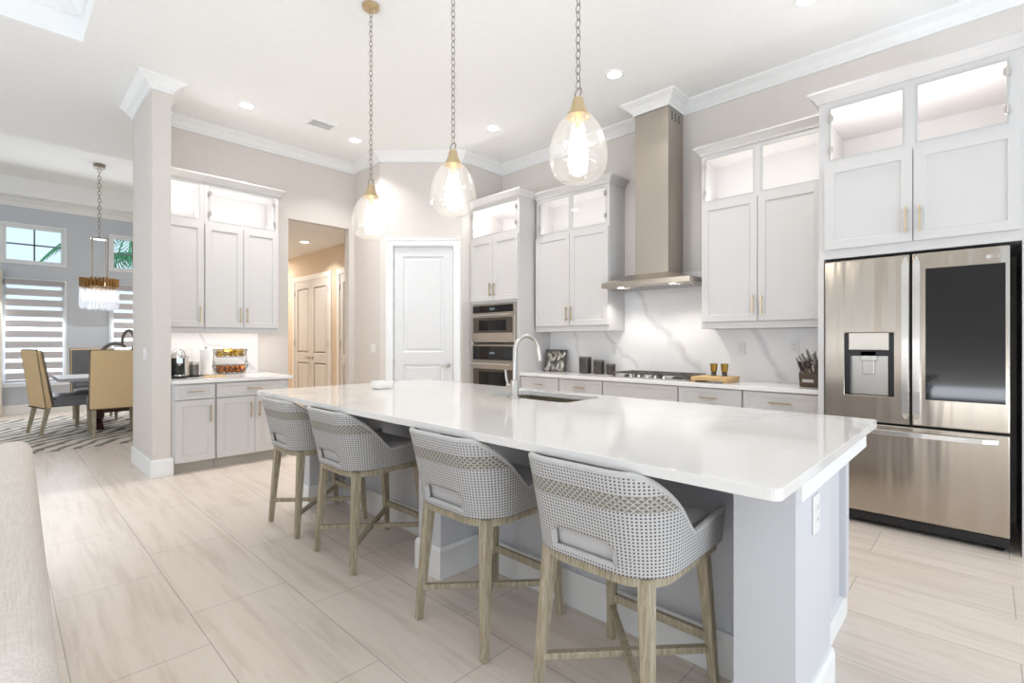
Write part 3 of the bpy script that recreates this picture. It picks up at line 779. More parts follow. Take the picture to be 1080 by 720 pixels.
# ================================================================== CABINETS
CROWN_C = [(0, 0), (0, .08), (.062, .08), (.062, .066), (.045, .05), (.02, .02), (.012, 0)]
def small_area(name, loc, sx, sy, e, col=(1, .96, .94)):
    o = area(name, loc, (PI, 0, 0), sx, sy, e, col); return o
def wall_unit(name, F, label, u0, u1, vb, vd0, vd1, vg0, vg1, vt, depth, doors, glasses, hinges, crown_path, niche=None, led=3.0, valance=True, bottom_handles=True, mat='cab', base_v=None, under=0):
    """upper cabinet: closed lower part with shaker doors, lit glass compartment above"""
    r = thing(name, label, 'cabinet', F.pt((u0+u1)/2, vb, 0))
    mb = MB()
    if niche: # oven tower: carcass around the appliance niche
        nu0, nu1, nv0, nv1 = niche
        F.box(mb, u0, u1, nv1, vg0-.02, -depth, 0); F.box(mb, u0, nu0, base_v, nv1, -depth, 0); F.box(mb, nu1, u1, base_v, nv1, -depth, 0)
        F.box(mb, nu0, nu1, base_v, nv0, -depth, 0); F.box(mb, nu0, nu1, nv0, nv1, -depth, -depth+.02)
    else:
        F.box(mb, u0, u1, vd0-.01 if valance else vb, vg0-.02, -depth, 0)
    mb.build('body', mat, r)
    if valance:
        mb = MB(); F.box(mb, u0, u1, vb, vd0-.01, -.022, .006); F.box(mb, u0, u0+.018, vb, vd0-.01, -depth, -.022); F.box(mb, u1-.018, u1, vb, vd0-.01, -depth, -.022)
        mb.build('light_valance', mat, r)
    # open compartment: side panels, top, back, floor, divider
    mb = MB()
    F.box(mb, u0+.006, u0+.018, vg0-.02, vt, -depth, -.02); F.box(mb, u1-.018, u1-.006, vg0-.02, vt, -depth, -.02)
    F.box(mb, u0+.018, u1-.018, vg1+.005, vt, -depth, -.02); F.box(mb, u0+.018, u1-.018, vg0-.02, vt, -depth, -depth+.018)
    F.box(mb, u0+.018, u1-.018, vg0-.02, vg0-.012, -depth, -.02)
    mb.build('glass_compartment', 'cab_in', r)
    mb = MB()   # face frame of compartment
    F.box(mb, u0, u0+.006, vg0-.02, vt, -depth, -.02); F.box(mb, u1-.006, u1, vg0-.02, vt, -depth, -.02)
    us = [u0]+[x for g in glasses for x in g]+[u1]
    for a, b in zip(us[0::2], us[1::2]): F.box(mb, a, b, vg0-.02, vt, -.02, 0)
    for a, b in glasses: F.box(mb, a, b, vg1, vt, -.02, 0); F.box(mb, a, b, vg0-.02, vg0, -.02, 0)
    mb.build('face_frame', mat, r)
    for (a, b), hs in zip(glasses, hinges):
        mb = MB(); F.box(mb, a-.012, b+.012, vg0-.012, vg1+.012, .001, .007)
        g = mb.build('glass_door', 'pane', r)
        for s in hs:
            hu = a if s < 0 else b
            for v in (vg0+.07, vg1-.07):
                mb = MB(); F.box(mb, hu-.016, hu+.016, v-.02, v+.02, .007, .014); mb.tube([F.pt(hu, v-.028, .013), F.pt(hu, v+.028, .013)], .007, 8)
                mb.build('hinge', 'nickel', g)
    for (a, b, hs) in doors:
        mb = MB(); F.shaker(mb, a+.002, b-.002, vd0, vd1, .001, .021); d = mb.build('door', mat, r)
        if hs: F.handle(d, b-.035 if hs > 0 else a+.035, vd0+.14, .17, True, .021)
    mb = MB(); mb.sweep(crown_path, CROWN_C, vt); mb.build('crown_moulding', mat, r)
    if under:
        mb = MB(); F.box(mb, u0+.04, u1-.04, vd0-.018, vd0-.01, -.06, -.04); mb.build('under_cabinet_strip', 'led', r)
        o = area('under_cabinet_light', F.pt((u0+u1)/2, vd0-.022, -.05), (0, 0, 0), *((.03, u1-u0-.1) if F.k == 'X' else (u1-u0-.1, .03)), under, (1, .95, .9))
    # LED strip of the lit compartment
    mb = MB(); F.box(mb, u0+.05, u1-.05, vg0-.012, vg0-.007, -.05, -.03); mb.build('led_strip', 'led', r)
    c = F.pt((u0+u1)/2, vg0-.003, -.06)
    w = u1-u0-.1
    small_area('cabinet_light', c, *((.05, w) if F.k == 'X' else (w, .05)), led*1.5)
    return r
# left nook uppers (wall y = 6.45, front y = 6.1)
FL = Face('Y', 6.1); DL = LWY-6.1
wall_unit('wall_cabinet', FL, 'single-door pale wall cabinet next to the column, lit glass top', 1.142, 1.535, 1.375, 1.435, 2.555, 2.60, 2.96, 3.0, DL, [(1.145, 1.533, 1)], [(1.19, 1.485)], [()],
          [(1.142, 6.1), (1.535, 6.1)], led=.62, under=.6)
wall_unit('wall_cabinet', FL, 'two-door pale wall cabinet with lit glass top above the wire basket', 1.537, 2.31, 1.375, 1.435, 2.555, 2.60, 2.96, 3.0, DL, [(1.54, 1.923, 1), (1.925, 2.307, -1)], [(1.59, 2.26)], [(-1, 1)],
          [(1.537, 6.1), (2.31, 6.1), (2.31, LWY)], led=.48, under=1.4)
# right wall uppers
FU = Face('X', 4.65); DU = RWX-4.65
wall_unit('wall_cabinet', FU, 'two-door pale wall cabinet with lit glass top left of the hood', 2.985, 4.05, 1.40, 1.465, 2.555, 2.60, 2.99, 3.03, DU, [(2.99, 3.516, 1), (3.518, 4.045, -1)], [(3.035, 3.49), (3.545, 3.98)], [(-1,), (1,)],
          [(RWX, 2.985), (4.65, 2.985), (4.65, 4.05)][::-1], led=.48)
wall_unit('wall_cabinet', FU, 'two-door pale wall cabinet with lit glass top between hood and refrigerator', .95, 1.955, 1.40, 1.465, 2.57, 2.61, 3.0, 3.04, DU, [(.955, 1.451, 1), (1.453, 1.95, -1)], [(.985, 1.42), (1.495, 1.925)], [(), (1,)],
          [(4.65, .95), (4.65, 1.955), (RWX, 1.955)][::-1], led=.48)
# oven tower
FO = Face('X', 4.37); DO = RWX-4.37
ot = wall_unit('oven_tower_cabinet', FO, 'tall pale cabinet in the corner housing the built-in microwave and oven', 4.08, 4.965, 0, 1.80, 2.60, 2.66, 3.0, 3.05, DO, [(4.085, 4.522, 1), (4.524, 4.96, -1)], [(4.13, 4.92)], [(-1, 1)],
          [(RWX, 4.08), (4.37, 4.08), (4.37, 4.965)][::-1], niche=(4.125, 4.915, .42, 1.765), led=1.5, valance=False, base_v=.1)
mb = MB(); FO.shaker(mb, 4.085, 4.96, .12, .40, .001, .021); dd = mb.build('drawer', 'cab', ot); FO.handle(dd, 4.52, .3, .2, False, .021)
MB().box(4.43, RWX, 4.09, 4.96, 0, .1).build('toe_kick', 'toe', ot)
# fridge surround
FF = Face('X', 4.2); DF = RWX-4.2
fs = wall_unit('refrigerator_cabinet', FF, 'tall pale surround cabinet with two doors and glass top over the refrigerator', -.19, .89, 1.88, 1.945, 2.555, 2.60, 2.97, 3.02, DF, [(-.155, .347, 1), (.349, .855, -1)], [(-.09, .325), (.405, .815)], [(-1,), (1,)],
          [(RWX, -.19), (4.2, -.19), (4.2, .89), (RWX, .89)][::-1], led=1.5, valance=False)
MB().box(4.2, RWX, .858, .895, 0, 1.88).build('side_panel', 'cab', fs)
MB().box(4.2, RWX, -.195, -.155, 0, 1.88).build('side_panel', 'cab', fs)

def base_unit(F, label, u0, u1, z1, depth, drawers, doors, toe=.1):
    r = thing('base_cabinet', label, 'cabinet', F.pt((u0+u1)/2, 0, 0))
    F.box(MB(), u0, u1, toe, z1, -depth, 0).build('body', 'cab', r)
    F.box(MB(), u0, u1, 0, toe, -depth, -.06).build('toe_kick', 'toe', r)
    for (a, b, v0, v1, hl) in drawers:
        mb = MB(); F.shaker(mb, a, b, v0, v1, .001, .021, rail=.035, dep=.006); d = mb.build('drawer', 'cab', r)
        if hl: F.handle(d, (a+b)/2, (v0+v1)/2+.005, hl, False, .021)
    for (a, b, v0, v1, hs) in doors:
        mb = MB(); F.shaker(mb, a, b, v0, v1, .001, .021); d = mb.build('door', 'cab', r)
        if hs: F.handle(d, b-.04 if hs > 0 else a+.04, v1-.14, .17, True, .021)
    return r
FB = Face('Y', 5.62); DB = LWY-5.622
base_unit(FB, 'single-door pale base cabinet next to the column, one drawer on top', 1.145, 1.513, .868, DB, [(1.165, 1.505, .715, .855, .14)], [(1.165, 1.505, .105, .705, 1)])
base_unit(FB, 'double-door pale base cabinet with one wide drawer below the wire basket', 1.517, 2.24, .868, DB, [(1.525, 2.225, .715, .855, .14)], [(1.525, 1.882, .105, .705, 1), (1.886, 2.225, .105, .705, -1)])
FR = Face('X', 4.41); DR = RWX-4.412
for (a, b, hl, lab) in ((3.49, 4.075, .14, 'pale base cabinet with one drawer next to the oven tower, below the leaf plaque'), (2.905, 3.486, .15, 'pale base cabinet with one drawer below the dark canisters'),
                        (2.075, 2.901, 0, 'wide pale base cabinet with a plain drawer front below the cooktop'), (1.50, 2.071, .16, 'pale base cabinet with one drawer below the cutting board'),
                        (.90, 1.496, .17, 'pale base cabinet with one drawer below the knife block')):
    w = (a+b)/2
    base_unit(FR, lab, a, b, .868, DR, [(a+.006, b-.006, .69, .86, hl)], [(a+.006, w-.002, .11, .68, 1), (w+.002, b-.006, .11, .68, -1)])
# counters and splashes
tag(MB().box(1.142, 2.275, 5.575, LWY-.012, .87, .905).build('nook_worktop', 'counter', bevel=.003), 'short white worktop in the coffee nook', 'worktop')
tag(MB().box(4.365, RWX-.012, .897, 4.078, .87, .905).build('range_worktop', 'counter', bevel=.003), 'white worktop along the range wall under the hood', 'worktop')
tag(MB().box(1.142, 2.2, LWY-.012, LWY-.0006, .9052, 1.375).build('nook_backsplash', 'splash_left'), 'white veined stone backsplash slab in the coffee nook', 'backsplash')
mb = MB().box(RWX-.012, RWX-.0006, .897, 4.078, .9052, 1.399).box(RWX-.012, RWX-.0006, 1.957, 2.983, 1.399, 2.0)
tag(mb.build('range_backsplash', 'splash'), 'white veined stone backsplash slab behind the cooktop', 'backsplash')

# ================================================================== APPLIANCES
# refrigerator
fr = thing('refrigerator', 'stainless steel french door refrigerator with dark glass panel and ice dispenser', 'refrigerator', (4.5, .37, 0))
FG = Face('X', 4.25)
MB().box(4.255, 4.94, -.105, .845, .06, 1.845).build('body', 'black', fr)
for y in (-.06, .80): MB().lathe((4.27, y, 0), [(.022, 0), (.022, .012), (.012, .014), (.012, .06)], 14).build('foot', 'black', fr)
MB().box(4.215, 4.255, -.10, .84, .03, .085).build('kick_plate', 'black', fr)
mb = MB(); FG.holed(mb, .365, .85, .725, 1.86, .45, .73, .905, 1.335, .002, .06, pocket=.055)
dl = mb.build('door', 'steel', fr, bevel=.008); dl['label'] = 'steel door with water and ice dispenser'
mb = MB(); FG.box(mb, .455, .725, .91, 1.33, .006, .010); mb.build('dispenser_recess', 'nickel', dl)
mb = MB(); FG.box(mb, .45, .482, .91, 1.33, .006, .05); FG.box(mb, .698, .73, .91, 1.33, .006, .05); FG.box(mb, .482, .698, 1.18, 1.22, .006, .05); mb.build('dispenser_side', 'black', dl)
mb = MB(); FG.box(mb, .475, .705, 1.22, 1.34, .01, .066); mb.build('control_panel', 'steel_hood', dl, bevel=.004)
mb = MB(); FG.box(mb, .545, .64, 1.145, 1.215, .012, .05); FG.box(mb, .56, .63, 1.05, 1.15, .02, .03); mb.build('ice_chute', 'nickel', dl, bevel=.008)
mb = MB(); FG.box(mb, -.105, .355, .725, 1.86, .002, .06); d2 = mb.build('door', 'steel', fr, bevel=.008); d2['label'] = 'steel door with a large dark glass window'
mb = MB(); FG.box(mb, -.085, .285, .90, 1.755, .0602, .064); mb.build('glass_panel', 'black_gloss', d2)
mb = MB(); FG.box(mb, -.105, .85, .095, .712, .002, .06); d3 = mb.build('freezer_drawer', 'steel', fr, bevel=.008)
for (u, par) in ((.387, dl), (.330, d2)):
    mb = MB(); secs = []
    for v, wd, o in ((.765, .010, .062), (.80, .019, .086), (.95, .019, .094), (1.3, .019, .097), (1.65, .019, .094), (1.79, .019, .086), (1.845, .006, .062)):
        secs.append([FG.pt(u-wd, v, .061), FG.pt(u+wd, v, .061), FG.pt(u+wd, v, o), FG.pt(u-wd, v, o)])
    mb.ribbon(secs).build('handle', 'steel_trim', par, bevel=.004)
mb = MB(); secs = []
for k in range(13):
    u = -.055+.85*k/12; o = .066+.042*math.sin(PI*k/12)**.35 if 0 < k < 12 else .066
    secs.append([FG.pt(u, .648, .061), FG.pt(u, .684, .061), FG.pt(u, .682, o), FG.pt(u, .650, o)])
mb.ribbon(secs).build('handle', 'steel_trim', d3, bevel=.003)
def text(s, size, M_, name, mat, parent, ext=.0008):
    c = bpy.data.curves.new('tx', 'FONT'); c.body = s; c.size = size; c.extrude = ext; c.align_x = 'CENTER'; c.align_y = 'CENTER'
    o = bpy.data.objects.new('tx', c); COL.objects.link(o)
    bpy.context.view_layer.update()
    me = bpy.data.meshes.new_from_object(o.evaluated_get(bpy.context.evaluated_depsgraph_get()))
    bpy.data.objects.remove(o); bpy.data.curves.remove(c)
    L = WORLD_LOC[parent.name]
    me.transform(Matrix.Translation(-L) @ M_); me.materials.clear(); me.materials.append(M[mat])
    q = bpy.data.objects.new(name, me); COL.objects.link(q); q.parent = parent; WORLD_LOC[q.name] = L
    return q
def faceX(x, y, z): # text facing -X: reading direction is -Y
    return Matrix(((0, 0, -1, x), (-1, 0, 0, y), (0, 1, 0, z), (0, 0, 0, 1)))
text('LG', .028, faceX(FG.p-.0608, -.045, 1.80), 'emblem_lettering', 'nickel', d2)
MB().lathe((FG.p-.0602, -.012, 1.80), [(.013, 0), (.013, -.001)], 20, 'x').build('emblem', 'nickel', d2)
# microwave and wall oven
def oven(name, label, cat, v0, v1, glass_v, ctrl_v, handle_v):
    r = thing(name, label, cat, (4.5, 4.52, v0))
    mb = MB(); FO.box(mb, 4.135, 4.905, v0, v1, -.5, .0); mb.build('body', 'iron', r)
    mb = MB(); FO.box(mb, 4.125, 4.915, v0, ctrl_v[0]-.004, .001, .03); d = mb.build('door', 'steel_hood', r, bevel=.004)
    mb = MB(); FO.box(mb, 4.165, 4.875, glass_v[0], glass_v[1], .0302, .034); g = mb.build('window', 'dark_gloss', d)
    mb = MB(); FO.box(mb, 4.27, 4.77, glass_v[0]+.03, glass_v[1]-.035, .0342, .035); mb.build('inner_window', 'black_gloss', d)
    mb = MB(); FO.box(mb, 4.125, 4.915, ctrl_v[0], ctrl_v[1], .001, .028); p = mb.build('control_panel', 'steel_hood', r, bevel=.003)
    mb = MB(); FO.box(mb, 4.155, 4.885, ctrl_v[0]+.014, ctrl_v[1]-.014, .0282, .031); mb.build('touch_strip', 'black_gloss', p)
    mb = MB(); FO.box(mb, 4.48, 4.57, (ctrl_v[0]+ctrl_v[1])/2-.012, (ctrl_v[0]+ctrl_v[1])/2+.012, .0312, .032); mb.build('clock_display', 'display', p)
    mb = MB(); mb.tube([FO.pt(4.17, handle_v, .075), FO.pt(4.87, handle_v, .075)], .013, 14)
    for u in (4.2, 4.84): mb.tube([FO.pt(u, handle_v, .028), FO.pt(u, handle_v, .075)], .009, 10)
    mb.build('handle', 'steel_trim', d, smooth=True)
    return r, d
r, d = oven('microwave', 'stainless built-in microwave with wide handle above the wall oven', 'microwave', 1.27, 1.755, (1.39, 1.585), (1.635, 1.755), 1.615)
MB().lathe(FO.pt(4.52, 1.335, .0305), [(.020, 0), (.020, -.0015), (.016, -.0015), (.016, 0)], 24, 'x', caps=False).build('emblem', 'nickel', d)
r, d = oven('wall_oven', 'stainless wall oven with dark glass door below the microwave', 'oven', .43, 1.255, (.55, .93), (1.03, 1.235), .995)
# cooktop
ck = thing('cooktop', 'five-burner stainless gas cooktop with black grates set in the worktop', 'cooktop', (4.67, 2.42, .905))
MB().box(4.44, 4.90, 2.0, 2.86, .9052, .918).build('base_pan', 'steel_trim', ck, bevel=.004)
for (x, y, rr) in ((4.57, 2.16, .045), (4.79, 2.16, .04), (4.70, 2.43, .06), (4.57, 2.70, .04), (4.79, 2.70, .045)):
    MB().lathe((x, y, .918), [(rr+.012, 0), (rr+.008, .008), (rr*.8, .01), (rr, .014), (rr, .02), (rr*.3, .022)], 20).build('burner', 'iron', ck, smooth=True)
for (y0, y1) in ((2.015, 2.29), (2.30, 2.56), (2.57, 2.845)):
    mb = MB(); z = .955
    for y in (y0+.01, y1-.01): mb.bar((4.50, y, z), (4.885, y, z), .014, .014)
    for x in (4.505, 4.69, 4.88): mb.bar((x, y0, z), (x, y1, z), .014, .014)
    mb.bar((4.50, (y0+y1)/2, z), (4.885, (y0+y1)/2, z), .012, .014)
    for x in (4.51, 4.875):
        for y in (y0+.012, y1-.012): mb.bar((x, y, .918), (x, y, z), .014)
    mb.build('grate', 'iron', ck)
for k in range(5):
    y = 2.25+.09*k
    MB().lathe((4.465, y, .918), [(.021, 0), (.021, .006), (.017, .010), (.016, .028), (.012, .030)], 18).build('knob', 'steel_trim', ck, smooth=True)
# hood
hd = thing('range_hood', 'tall stainless steel chimney hood over the gas cooktop', 'range hood', (4.7, 2.48, 1.85))
mb = MB().box(4.635, RWX-.002, 2.29, 2.66, 1.97, CB+.0); mb.build('chimney', 'steel_hood', hd)
mb = MB()
for i in range(3):
    for j in range(3): mb.box(4.70+.075*i, 4.735+.075*i, 2.2885, 2.2895, 3.53+.03*j, 3.548+.03*j)
mb.build('vent_slots', 'black', hd)
mb = MB(); y0, y1, xf = 1.995, 2.97, 4.47
mb.hexa([(xf, y0, 1.845), (RWX-.014, y0, 1.845), (RWX-.014, y1, 1.845), (xf, y1, 1.845)], [(xf, y0, 1.90), (RWX-.014, y0, 1.90), (RWX-.014, y1, 1.90), (xf, y1, 1.90)])
mb.hexa([(xf, y0, 1.90), (RWX-.014, y0, 1.90), (RWX-.014, y1, 1.90), (xf, y1, 1.90)], [(4.60, 2.24, 1.975), (RWX-.014, 2.24, 1.975), (RWX-.014, 2.71, 1.975), (4.60, 2.71, 1.975)])
mb.build('canopy', 'steel_hood', hd, bevel=.003)
for (a, b) in ((2.02, 2.32), (2.34, 2.63), (2.65, 2.945)):
    mb = MB()
    for k in range(9): mb.bar((4.62, a+.02+(b-a-.04)*k/8, 1.842), (4.94, a+.02+(b-a-.04)*k/8, 1.842), .016, .004)
    mb.box(4.61, 4.95, a, b, 1.843, 1.8448); mb.build('baffle_filter', 'steel_trim', hd)
for y in (2.2, 2.78):
    MB().lathe((4.55, y, 1.845), [(.03, 0), (.03, -.004), (.024, -.004), (.024, -.002)], 18).build('lamp', 'lamp', hd)
    l = bpy.data.lights.new('hood_lamp', 'SPOT'); l.energy = 8; l.spot_size = 2.3; l.spot_blend = .6; l.shadow_soft_size = .03; l.color = (1, .95, .88)
    o = bpy.data.objects.new('hood_lamp', l); COL.objects.link(o); o.location = (4.55, y, 1.83)
mb = MB()
for k in range(4): mb.box(4.4685, 4.4702, 2.44+.03*k, 2.455+.03*k, 1.868, 1.876)
mb.build('push_buttons', 'nickel', hd)

# ================================================================== PENDANTS
def link_chain(mb, x, y, z0, z1, L=.034, w=.009, r=.0016):
    n = int((z1-z0)/(L*.78)); st_ = (z1-z0)/n
    for i in range(n):
        zc = z0+st_*(i+.5); pts = []
        for k in range(12):
            a = 2*PI*k/12; u = w*math.cos(a); v = (L/2)*math.sin(a)
            pts.append((x+u, y, zc+v) if i % 2 else (x, y+u, zc+v))
        mb.tube(pts, r, 5, closed=True)
def pendant(x, y, label):
    r = thing('pendant_lamp', label, 'pendant lamp', (x, y, CZ), 'glass pendants over the island')
    MB().lathe((x, y, CZ), [(.062, 0), (.062, -.02), (.05, -.03), (.012, -.034), (.01, -.05)], 28).build('canopy', 'gold', r, smooth=True)
    mb = MB(); link_chain(mb, x, y, 2.475, CZ-.045, .046, .012, .0022); mb.build('chain', 'bronze_nickel', r, smooth=True)
    mb = MB(); mb.tube([(x+.018*math.cos(2*PI*k/20), y-.018*math.sin(2*PI*k/20)*.7, 2.455+.02*math.sin(2*PI*k/20)) for k in range(20)], .0035, 8, closed=True); mb.build('ring', 'bronze_nickel', r, smooth=True)
    MB().lathe((x, y, 0), [(.008, 2.437), (.024, 2.43), (.028, 2.41), (.036, 2.38), (.056, 2.348), (.058, 2.342), (.05, 2.344), (.03, 2.38), (.01, 2.40)], 28, caps=False).build('cap', 'gold', r, smooth=True)
    G = [(.045, 2.352), (.072, 2.332), (.102, 2.292), (.123, 2.245), (.135, 2.195), (.138, 2.15), (.132, 2.105), (.115, 2.07), (.088, 2.046), (.05, 2.033), (.02, 2.03), (.002, 2.03)]
    MB().lathe((x, y, 0), G, 40, caps=False).build('glass_globe', 'seeded', r, smooth=True, angle=80)
    MB().lathe((x, y, 0), [(.016, 2.37), (.016, 2.29), (.013, 2.285)], 14).build('socket', 'gold', r, smooth=True)
    MB().lathe((x, y, 0), [(.009, 2.285), (.012, 2.26), (.016, 2.22), (.017, 2.18), (.013, 2.14), (.005, 2.12), (.001, 2.118)], 18, caps=False).build('bulb', 'bulb', r, smooth=True)
    l = bpy.data.lights.new('pendant_light', 'POINT'); l.energy = 7; l.color = (1, .9, .76); l.shadow_soft_size = .05
    o = bpy.data.objects.new('pendant_light', l); COL.objects.link(o); o.location = (x, y, 2.19)
pendant(1.9, 3.27, 'teardrop glass pendant lamp at the far end of the island, over the white dish')
pendant(1.9, 2.32, 'teardrop glass pendant lamp in the middle of the row over the island')
pendant(1.9, 1.392, 'teardrop glass pendant lamp over the end of the island near the refrigerator')

# recessed downlights
def downlight(x, y, z, label, e=48, col=(1, .975, .955), size=2.05):
    r = thing('recessed_downlight', label, 'ceiling light', (x, y, z))
    MB().lathe((x, y, z), [(.085, -.001), (.083, -.008), (.066, -.006), (.062, -.001)], 28, caps=False).build('trim_ring', 'trim', r, smooth=True)
    MB().lathe((x, y, z), [(.063, -.001), (.063, -.004)], 28).build('lens', 'lamp', r)
    l = bpy.data.lights.new('downlight', 'AREA'); l.shape = 'DISK'; l.size = .12; l.energy = e*.12; l.spread = size; l.color = col
    o = bpy.data.objects.new('downlight', l); COL.objects.link(o); o.location = (x, y, z-.02)
downlight(1.8, 5.59, CZ, 'recessed ceiling downlight in front of the coffee nook', 85)
downlight(3.04, 5.6, CZ, 'recessed ceiling downlight in front of the hall opening', 75)
downlight(3.97, 4.12, CZ, 'recessed ceiling downlight in front of the oven tower', 60)
downlight(3.95, 2.48, CZ, 'recessed ceiling downlight in front of the hood chimney')
downlight(4.05, .93, CZ, 'recessed ceiling downlight at the top edge, in front of the refrigerator cabinet')
downlight(3.3, 10.4, 2.92, 'added unseen downlight deep inside the hall, beyond the double door', 190, (1, .92, .82), 3.1)  # extra lamp out of view, added to brighten the hall
downlight(3.49, 8.1, 2.92, 'recessed ceiling downlight inside the hall', 62, (1, .93, .84), 2.2)
# ceiling vent
vt_ = thing('ceiling_vent', 'white slatted air vent in the kitchen ceiling', 'air vent', (2.54, 5.46, CZ))
mb = MB()
for a in ((2.39, 2.69, 5.36, 5.385), (2.39, 2.69, 5.535, 5.56), (2.39, 2.415, 5.385, 5.535), (2.665, 2.69, 5.385, 5.535)): mb.box(*a, CZ-.012, CZ)
mb.build('frame', 'trim', vt_)
mb = MB()
for k in range(6): y = 5.392+.025*k; mb.hexa([(2.415, y, CZ-.012), (2.665, y, CZ-.012), (2.665, y+.004, CZ-.012), (2.415, y+.004, CZ-.012)], [(2.415, y+.012, CZ-.001), (2.665, y+.012, CZ-.001), (2.665, y+.016, CZ-.001), (2.415, y+.016, CZ-.001)])
mb.build('slats', 'trim', vt_)

# ================================================================== SMALL THINGS
def plate(name, label, P, w=.075, h=.118, toggles=1, cat='outlet'):
    """P(u, v, n): in-plane coordinates about the plate's centre"""
    r = thing(name, label, cat, P(0, 0, 0))
    def bx(mb, u0, u1, v0, v1, n0, n1): mb.hexa([P(u0, v0, n0), P(u1, v0, n0), P(u1, v0, n1), P(u0, v0, n1)], [P(u0, v1, n0), P(u1, v1, n0), P(u1, v1, n1), P(u0, v1, n1)])
    mb = MB(); bx(mb, -w/2, w/2, -h/2, h/2, .0005, .006); mb.build('cover_plate', 'plate', r, bevel=.002)
    for k in range(toggles):
        u = (k-(toggles-1)/2)*.046
        if cat == 'outlet':
            mb = MB()
            for v in (-.02, .02): bx(mb, u-.017, u+.017, v-.014, v+.014, .006, .0085)
            s = mb.build('socket', 'plate', r)
            mb = MB()
            for v in (-.02, .02):
                for q in (-.006, .006): bx(mb, u+q-.0012, u+q+.0012, v-.004, v+.006, .0086, .0088)
            mb.build('slots', 'black', s)
        else:
            mb = MB(); bx(mb, u-.017, u+.017, -.034, .034, .006, .010); mb.build('rocker', 'plate', r, bevel=.002)
    return r
def PX(x, y, z, s=-1): return lambda u, v, n: (x+s*n, y-u*(-s), z+v)
def PY(x, y, z): return lambda u, v, n: (x+u, y-n, z+v)
plate('wall_outlet', 'white outlet on the backsplash between cutting board and knife block', PX(RWX-.012, 1.70, 1.21))
plate('wall_outlet', 'white outlet on the backsplash just above the knife block', PX(RWX-.012, 1.24, 1.23))
plate('wall_outlet', 'white outlet on the backsplash beside the smallest canister', PX(RWX-.012, 3.12, 1.19))
plate('wall_outlet', 'white outlet on the nook backsplash right of the wire basket', PY(2.08, LWY-.012, 1.17), .12, .118, 2)
plate('wall_outlet', 'white outlet on the nook backsplash behind the paper towel', PY(1.47, LWY-.012, 1.16), .12, .118, 2)
plate('wall_outlet', 'white outlet on the end panel of the island', PY(1.88, .41, .71), .08, .125)
plate('light_switch', 'white light switch on the side of the column by the dining room', PX(.99, 5.93, 1.16), .118, .118, 2, 'light switch')
plate('light_switch', 'white light switch on the wall between hall opening and pantry door', PX(3.48, 5.93, 1.19), .118, .118, 2, 'light switch')

CT = .9052
# canisters
for (x, y, rr, h, lab) in ((4.80, 3.415, .072, .195, 'tallest of the three dark canisters, next to the leaf plaque'), (4.82, 3.235, .062, .16, 'middle-sized dark canister in the row of three'), (4.84, 3.085, .05, .12, 'shortest of the three dark canisters, nearest the cooktop')):
    r = thing('canister', lab, 'canister', (x, y, CT), 'dark canisters by the cooktop')
    MB().lathe((x, y, CT), [(rr*.85, 0), (rr*.97, .008), (rr, .03), (rr, h-.018)], 30).build('body', 'canister', r, smooth=True)
    MB().lathe((x, y, CT), [(rr*1.03, h-.018), (rr*1.03, h-.002), (rr*.95, h), (.002, h+.001)], 30).build('lid', 'iron', r, smooth=True)
# leaf relief plaque
pl = thing('decorative_plaque', 'square silvery plaque with raised leaves, propped beside the oven tower', 'plaque', (4.80, 3.9, CT))
C_ = Vector((4.80, 3.88, CT)); ux = Vector((.30, -1, 0)).normalized(); nn_ = Vector((-1, -.30, 0)).normalized(); upv = (Vector((0, 0, 1))-nn_*.22).normalized(); nn_ = ux.cross(upv).normalized()
if nn_.x > 0: nn_ = -nn_
def pp(u, v, n): return C_+ux*u+upv*v+nn_*n
mb = MB(); mb.hexa([pp(-.14, 0, -.02), pp(.14, 0, -.02), pp(.14, 0, 0), pp(-.14, 0, 0)], [pp(-.14, .28, -.02), pp(.14, .28, -.02), pp(.14, .28, 0), pp(-.14, .28, 0)])
mb.build('panel', 'canister', pl)
for (u, v, ang, L) in ((-.085, .08, 1.35, .15), (-.03, .06, 1.9, .12), (.03, .07, 1.1, .14), (.09, .09, 1.75, .15), (-.08, .2, 2.1, .13), (-.02, .17, .9, .14), (.045, .2, 1.5, .13), (.095, .21, .8, .11), (.0, .235, 2.6, .10), (-.1, .03, .2, .08), (.07, .03, 2.9, .1)):
    mb = MB(); prev = None
    cl = lambda a, b, n: pp(max(-.138, min(.138, a)), max(.003, min(.277, b)), n)
    for k in range(9):
        t = k/8; wv = .026*math.sin(PI*(.04+.92*t))**.8; a = ang+.5*(t-.5); cu, cv = u+math.cos(a)*L*(t-.5), v+math.sin(a)*L*(t-.5); px_, py_ = -math.sin(a), math.cos(a)
        ring = [mb.bm.verts.new(cl(cu+px_*wv, cv+py_*wv, .002)), mb.bm.verts.new(cl(cu, cv, .016)), mb.bm.verts.new(cl(cu-px_*wv, cv-py_*wv, .002))]
        if prev: mb.bm.faces.new((prev[0], prev[1], ring[1], ring[0])); mb.bm.faces.new((prev[1], prev[2], ring[2], ring[1]))
        prev = ring
    mb.build('leaf', 'leaf', pl, smooth=True)
